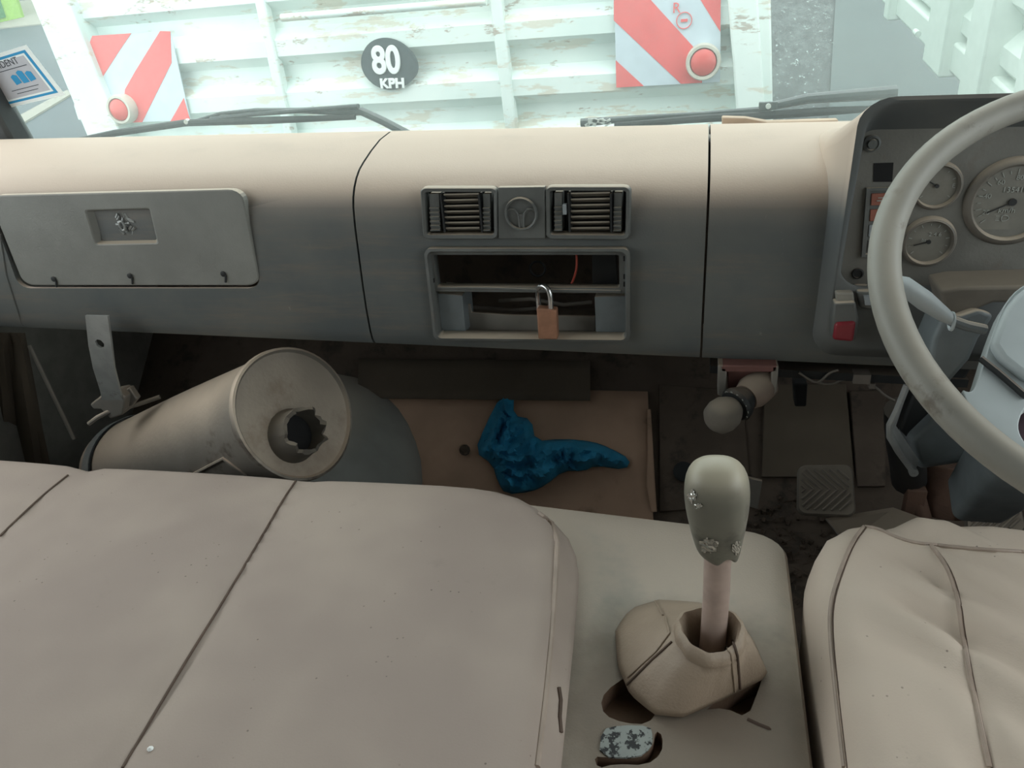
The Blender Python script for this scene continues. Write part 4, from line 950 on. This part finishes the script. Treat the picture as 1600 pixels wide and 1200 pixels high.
for (u0, v0, w_, h_) in ((1090, 836, 36, 30), (1142, 842, 16, 28), (1073, 762, 18, 24), (1084, 784, 16, 12)):
    n1 = 12; pts = {}; t = MB()
    for i in range(n1):
        for j in range(n1):
            rr2 = ((i / (n1 - 1) - .5) ** 2 + (j / (n1 - 1) - .5) ** 2) * 4
            if rr2 > .75 + .5 * noise.noise(Vector((i * .5, j * .5, u0))): continue
            p, n_ = hit(tb, u0 + w_ * i / (n1 - 1), v0 + h_ * j / (n1 - 1))
            if p: pts[(i, j)] = p + n_ * (.0003 + .0009 * random.random())
    for i in range(n1 - 1):
        for j in range(n1 - 1):
            ks = [(i, j), (i + 1, j), (i + 1, j + 1), (i, j + 1)]
            if all(k in pts for k in ks):
                P = [pts[k] for k in ks]
                if max((a - b).length for a in P for b in P) < .012: t.add([P[0], P[1], P[2]], [(0, 1, 2)]); t.add([P[0], P[2], P[3]], [(0, 1, 2)])
    if t.v:
        o = t.build('shiny_film', 'wrap', gl, smooth=None); o['label'] = 'crinkled shiny film'
        bm = bmesh.new(); bm.from_mesh(o.data); bmesh.ops.remove_doubles(bm, verts=bm.verts, dist=1e-6); bm.to_mesh(o.data); bm.free()

# ================================================================== WIPERS (outside the glass)
yo = 1.455
def wiper(name, label, arm, blade, armr, bld, pivot=None, clip=None, ya=yo):
    o = empty(name, arm[-1] and at(*arm[-1], y=ya), label, 'wiper', 'windscreen wipers')
    t = MB(); t.tube([at(u, v, y=ya) for u, v in arm], armr, 10, flat=.7); t.build('wiper_arm', 'wiper', o)
    t = MB(); t.tube([at(u, v, y=ya - .01) for u, v in blade], [bld * .6] + [bld] * (len(blade) - 2) + [bld * .7], 8); t.build('wiper_blade', 'rubberblk', o)
    return o
w1 = wiper('wiper', 'left wiper, its arm bending down to a pivot near mid screen', [(300, 190), (345, 177), (400, 172), (480, 173), (545, 176), (565, 174), (600, 190), (645, 214)], [(95, 224), (180, 208), (290, 192), (420, 188), (555, 183)], [.004, .005, .006, .008, .010, .011, .011, .012], .007)
t = MB(); t.tube([at(u, v, y=yo - .005) for u, v in ((330, 186), (400, 178), (480, 172), (560, 166))], .008, 8, flat=.6); t.build('blade_bridge', 'wiper', w1)
t = MB(); p = at(292, 190, y=yo - .015); t.lathe([(.005, -.004), (.006, .004)], p, (0, 1, 0), 12); t.build('blade_clip', 'chrome', w1)
w2 = wiper('wiper', 'right wiper, its chipped pivot end left of the white corner post', [(1400, 144), (1330, 149), (1262, 154), (1210, 165), (1185, 172), (1100, 178), (1000, 184), (908, 192)], [(1400, 168), (1290, 174), (1200, 180), (1100, 185), (960, 196)], [.016, .014, .012, .010, .008, .006, .007, .011], .007)
t = MB(); p = at(1200, 165, y=yo - .015); t.box(p, (.03, .012, .012)); t.build('blade_bridge', 'wiper', w2); t = MB(); t.lathe([(.0045, -.01), (.0045, -.004)], p, (0, 1, 0), 12); t.build('blade_clip', 'signwhite', w2)
t = MB()
for k in range(12):
    t.box(at(random.uniform(915, 965), random.uniform(186, 196), y=yo - .012), (random.uniform(.004, .016), .004, random.uniform(.002, .007)), Matrix.Rotation(random.uniform(-.5, .5), 3, 'Y'))
t.build('chipped_paint', 'signwhite', w2)
# insurance sticker on the windscreen corner
def win(u, v, d=0.0): return onplane(u, v, W0 + WN * d, WN)
sk = empty('windscreen_sticker', win(50, 150), 'blue bordered paper certificate stuck inside the left of the windscreen', 'sticker')
oq = [win(-48, 98, .002), win(41, 70, .002), win(102, 148, .002), win(8, 170, .002)]
def sq(a, b, d): return [bil(oq, s_, t_) + WN * d for s_, t_ in ((a, a), (1 - a, a), (1 - a, 1 - a), (a, 1 - a))]
t = MB(); t.prism(sq(0, 0, 0), WN * .0004); t.build('sticker_backing', 'paperw', sk, smooth=None)
t = MB(); t.loft([sq(.07, 0, .0008), sq(.115, 0, .0008), sq(.115, 0, .0004), sq(.07, 0, .0004)], ring=True); t.build('blue_border', 'blueink', sk, smooth=None)
t = MB(); t.prism(sq(.15, 0, .0004), WN * .0003); t.build('paper_field', 'paper', sk, smooth=None)
SR = frame_of(oq[1] - oq[0], oq[0] - oq[3])
def sb_(s_, t_, d=.001): return bil(oq, s_, t_) + WN * d
hgt = (oq[0] - oq[3]).length; wid = (oq[1] - oq[0]).length
text('ACCIDENT', wid * .115, sb_(.44, .205), SR, 'lettering', 'darkink', sk, .0002)
t = MB()
for i, (a, b0_) in enumerate(((.44, .42), (.56, .37), (.68, .42))):
    t.prism([sb_(a, b0_ + .03), sb_(a + .05, b0_), sb_(a + .1, b0_ + .03), sb_(a + .1, .62 - abs(i - 1) * .02), sb_(a, .62)], WN * .0003)
t.build('printed_emblem', 'blueink', sk, smooth=None)
t = MB()
for v_, a, b in ((.31, .25, .8), (.70, .3, .75), (.77, .35, .7)):
    t.prism([sb_(a, v_), sb_(b, v_), sb_(b, v_ + .012), sb_(a, v_ + .012)], WN * .0002)
t.build('small_print', 'darkink', sk, smooth=None)

# ================================================================== OUTDOORS
GN = Vector((0, -.20, 1)).normalized()
gz = lambda y: -1.3 + .20 * y
t = MB(); t.add([(-60, -12, gz(-12)), (60, -12, gz(-12)), (60, 90, gz(90)), (-60, 90, gz(90))], [(0, 1, 2, 3)]); struct(t.build('ground', 'asphalt', smooth=None))
def gr(u, v, h=.02): return onplane(u, v, Vector((0, 0, -1.3 + h)), Vector((0, -.20, 1)))
t = MB(); t.prism([gr(u, v, .02) for u, v in ((1306, -6), (1500, -6), (1600, 260), (1290, 260))], (0, 0, -.01)); struct(t.build('ground_dark_strip', 'ground_dark', smooth=None))  # darker, smoother strip laid just above the ground
t = MB(); t.prism([gr(u, v, .02) for u, v in ((-160, 60), (70, 36), (170, 36), (260, 260), (-160, 260))], (0, 0, -.01)); struct(t.build('ground_concrete', 'asphalt3', smooth=None))
t = MB(); t.prism([gr(u, v, .04) for u, v in ((0, 196), (105, 140), (112, 146), (12, 206))], (0, 0, -.02)); struct(t.build('ground_line', 'line', smooth=None))
t = MB(); t.prism([gr(u, v, .04) for u, v in ((-200, 20), (70, -2), (75, 36), (-200, 64))], (0, 0, -.02)); struct(t.build('ground_pale_strip', 'line', smooth=None))
a = gr(-40, 48, .0); b = gr(40, 30, .0)
gv = empty('green_vehicle', (a + b) / 2, 'light green vehicle corner far off at the upper left of the screen', 'vehicle')
dv = (b - a); dn = Vector((-dv.y, dv.x, 0)).normalized()
t = MB(); t.prism([a, b, b + dn * 3, a + dn * 3], (0, 0, 2.0)); t.build('vehicle_body', 'green', gv, bev=.05)
t = MB(); t.prism([a.lerp(b, .3) - dn * .03 + Vector((0, 0, .1)), a.lerp(b, .65) - dn * .03 + Vector((0, 0, .1)), a.lerp(b, .65) + Vector((0, 0, .1)), a.lerp(b, .3) + Vector((0, 0, .1))], (0, 0, 1.6)); t.build('door_panel', 'green2', gv)

# tailgate of the white lorry ahead
YT = 2.55
lo = empty('tipper_lorry', (-1.05, YT + .3, -.9), 'white rust chipped lorry rear with striped boards right ahead of the windscreen', 'lorry')
xl, xr = at(95, 100, y=YT).x, at(1170, 100, y=YT).x
# ribs follow the seen lines: v at u=672 -> z
def zt_(v, u=672): return at(u, v, y=YT).z
step = zt_(80) - zt_(165)
prof_t = []
z = zt_(157) - step * 3
zs = []
base_z = zt_(157)     # top of a shaded under-slope
for k in range(-4, 6):
    zb_ = base_z + k * step
    # going upward: recessed flat, rising out (underslope, faces down), proud flat, sloping in (faces up)
    zs += [(zb_ - step * .18, .045), (zb_, 0.0), (zb_ + step * .30, 0.0), (zb_ + step * .52, .045)]
loops = [[Vector((x, YT + d, z_)) for (z_, d) in zs] + [Vector((x, YT + .09, z_)) for (z_, d) in zs[::-1]] for x in (xl, xr)]
t = MB(); t.loft(loops, closed=True); t.build('tailgate_panel', 'twhite', lo, smooth=None)
ztop = zs[-1][0]; zbot = zs[0][0]
def post(u0, v0, u1, v1, wpx, name='corner_post', d=.07, mm='twhite'):
    a = at(u0, v0, y=YT); b = at(u1, v1, y=YT); dr = (a - b).normalized(); w_ = px(wpx, a); mid = (a + b) / 2
    top_ = b + dr * ((ztop - b.z) / dr.z); bot = b + dr * ((zbot - b.z) / dr.z); 
    t = MB(); t.prism([bot + Vector((-w_ / 2, -d * .4, 0)), bot + Vector((w_ / 2, -d * .4, 0)), bot + Vector((w_ / 2, d, 0)), bot + Vector((-w_ / 2, d, 0))], top_ - bot); return t.build(name, mm, lo, bev=.006)
post(90, 0, 170, 200, 66, d=.1); post(1160, 0, 1172, 170, 44, d=.12); post(1190, 0, 1194, 170, 26, 'side_rail', .05)
post(407, 0, 440, 150, 17, 'upright', .03); post(775, 0, 797, 180, 20, 'upright', .03)
a = at(-60, 60, y=YT)
t = MB(); t.tube([at(440, 28, y=YT - .02), at(760, 2, y=YT - .02)], .012, 12); t.tube([at(130, 54, y=YT - .02), at(410, 30, y=YT - .02)], .0001, 4); t.build('round_bar', 'twhite', lo)
t = MB(); t.box(((xl + xr) / 2, YT + .06, zbot - .05), (xr - xl, .15, .12)); t.build('lower_beam', 'twhite', lo)
# load bed behind the gate, resting on wheels
t = MB(); t.box(((xl + xr) / 2, YT + 2.6, (ztop + zbot) / 2), (xr - xl - .02, 4.9, ztop - zbot)); t.build('load_bed', 'twhite', lo)
for x in (xl + .3, xr - .3):
    t = MB(); y_ = YT + 1.2; t.lathe([(.3, -.13), (.46, -.15), (.5, -.1), (.5, .1), (.46, .15), (.3, .13)], (x, y_, gz(y_) + .5), (1, 0, 0), 32); t.build('wheel', 'rubberblk', lo)
# warning boards
def board(corn, stripes, lamp, name_mark, yb=YT - .012):
    Q = [at(u, v, y=yb) for u, v in corn]
    t = MB(); t.prism(Q, (0, .004, 0)); b_ = t.build('warning_board', 'retro', lo, smooth=None)
    for s_ in stripes:
        t = MB(); t.prism([at(u, v, y=yb - .001) for u, v in s_], (0, .002, 0)); t.build('red_stripe', 'red', b_, smooth=None)
    u, v, r = lamp; c_ = at(u, v, y=yb - .03); R_ = px(r, c_)
    t = MB(); t.lathe([(R_, .03), (R_, .0), (R_ * .93, -.012), (R_ * .78, -.012), (R_ * .75, .0)], c_, (0, 1, 0), 36, c1=False); t.build('lamp_ring', 'lring', b_)
    t = MB(); t.lathe([(R_ * .76, .0), (R_ * .7, -.01), (R_ * .45, -.017), (R_ * .1, -.02)], c_, (0, 1, 0), 32); t.build('lamp_lens', 'lens', b_)
    return b_
b1 = board([(144, 56), (266, 49), (297, 188), (172, 192), (139, 70)], [[(144, 56), (205, 52), (186, 80), (152, 133), (139, 98), (139, 70)], [(250, 48.5), (266, 49), (268, 98), (222, 191), (191, 192), (195, 140), (212, 110)], [(287, 153), (297, 188), (266, 190)]], (188, 171, 22), None)
b2 = board([(959, -40), (1127, -50), (1125, 128), (963, 137)], [[(959, -10), (1006, -12), (1085, 75), (1095, 98), (1097, 129.5), (1064, 131), (959, 32)], [(962, 94), (1006, 134.5), (963, 137)], [(1066, -46), (1127, -50), (1125.5, 50)]], (1099, 97, 27), None)
text('R', .04, at(1057, 13, y=YT - .016), UPR, 'lettering', 'red', b2, .0004)
t = MB(); c_ = at(1069, 32, y=YT - .015); t.tube([c_ + Vector((.022 * math.cos(k * PI / 12), 0, .022 * math.sin(k * PI / 12))) for k in range(24)], .0015, 5, closed=True); t.box(c_, (.02, .001, .008)); t.build('printed_stamp', 'red', b2)
# speed disc
P = smoothloop([(562, 92), (575, 66), (600, 57), (628, 65), (650, 88), (655, 112), (640, 130), (618, 142), (590, 138), (568, 118)], 2)
t = MB(); t.prism([at(u, v, y=YT - .012) for u, v in P], (0, .006, 0)); sd_ = t.build('speed_sign', 'signdark', lo, smooth=None)
TR = frame_of(at(640, 96, y=YT) - at(572, 98, y=YT), (.0, 0, 1))
text('80', .115, at(603, 96, y=YT - .016), TR, 'lettering', 'signwhite', sd_, .001, xs=.86, bold=.022)
text('KPH', .040, at(613, 131, y=YT - .016), TR, 'lettering', 'signwhite', sd_, .001, xs=1.15, bold=.03)
for o in sd_.children:
    q = o.modifiers.new('s', 'SOLIDIFY'); q.thickness = .003; q.offset = 0

# white lorry at the right, its ribbed side running away
dirR = ray(1100, -288).normalized()
A0 = at(1490, 112, y=3.3); zb = A0.z
l2 = empty('tipper_lorry', Vector((A0.x, A0.y, gz(A0.y))), 'clean white ribbed lorry side running away at the upper right', 'lorry')
nrmR = Vector((-dirR.y, dirR.x, 0)).normalized()      # towards our side
def sp_(u, v, d=0): return onplane(u, v, A0 + nrmR * d, nrmR)
st_ = .175; zz = []
for k in range(0, 9):
    zq = zb + .09 + k * st_; zz += [(zq, .045), (zq + st_ * .25, 0), (zq + st_ * .55, 0), (zq + st_ * .8, .045)]
def P3(s_, d, z_): return Vector((A0.x + dirR.x * s_ - nrmR.x * d, A0.y + dirR.y * s_ - nrmR.y * d, z_ + dirR.z * s_))
t = MB(); t.loft([[P3(s_, d, z_) for z_, d in zz] + [P3(s_, .12, z_) for z_, d in zz[::-1]] for s_ in (-1.1, 6)], closed=True); t.build('ribbed_side', 'twhite2', l2, smooth=None)
t = MB(); t.prism([P3(-1.1, -.015, zb + .0), P3(6, -.015, zb + .0), P3(6, .1, zb + .0), P3(-1.1, .1, zb + .0)], (0, 0, .10)); t.build('lower_rail', 'twhite2', l2, bev=.01)
for s_, w_ in ((-.86, .1), (-.36, .1), (.13, .13), (1.05, .05), (2.2, .07), (3.5, .07)):
    t = MB(); t.prism([P3(s_ - w_, -.05, zb - .02), P3(s_ + w_, -.05, zb - .02), P3(s_ + w_, .05, zb - .02), P3(s_ - w_, .05, zb - .02)], (0, 0, 1.7)); t.build('upright', 'twhite2', l2, bev=.008)
t = MB(); t.lathe([(.012, 0), (.012, .05)], P3(.34, -.06, zb + .06), dirR, 12); t.build('hinge_pin', 'twhite2', l2)
for s_ in (-.7,):
    c_ = P3(s_, .4, 0); t = MB(); t.lathe([(.3, -.13), (.46, -.15), (.5, -.1), (.5, .1), (.46, .15), (.3, .13)], (c_.x, c_.y, gz(c_.y) + .5), nrmR, 32); t.build('wheel', 'rubberblk', l2)
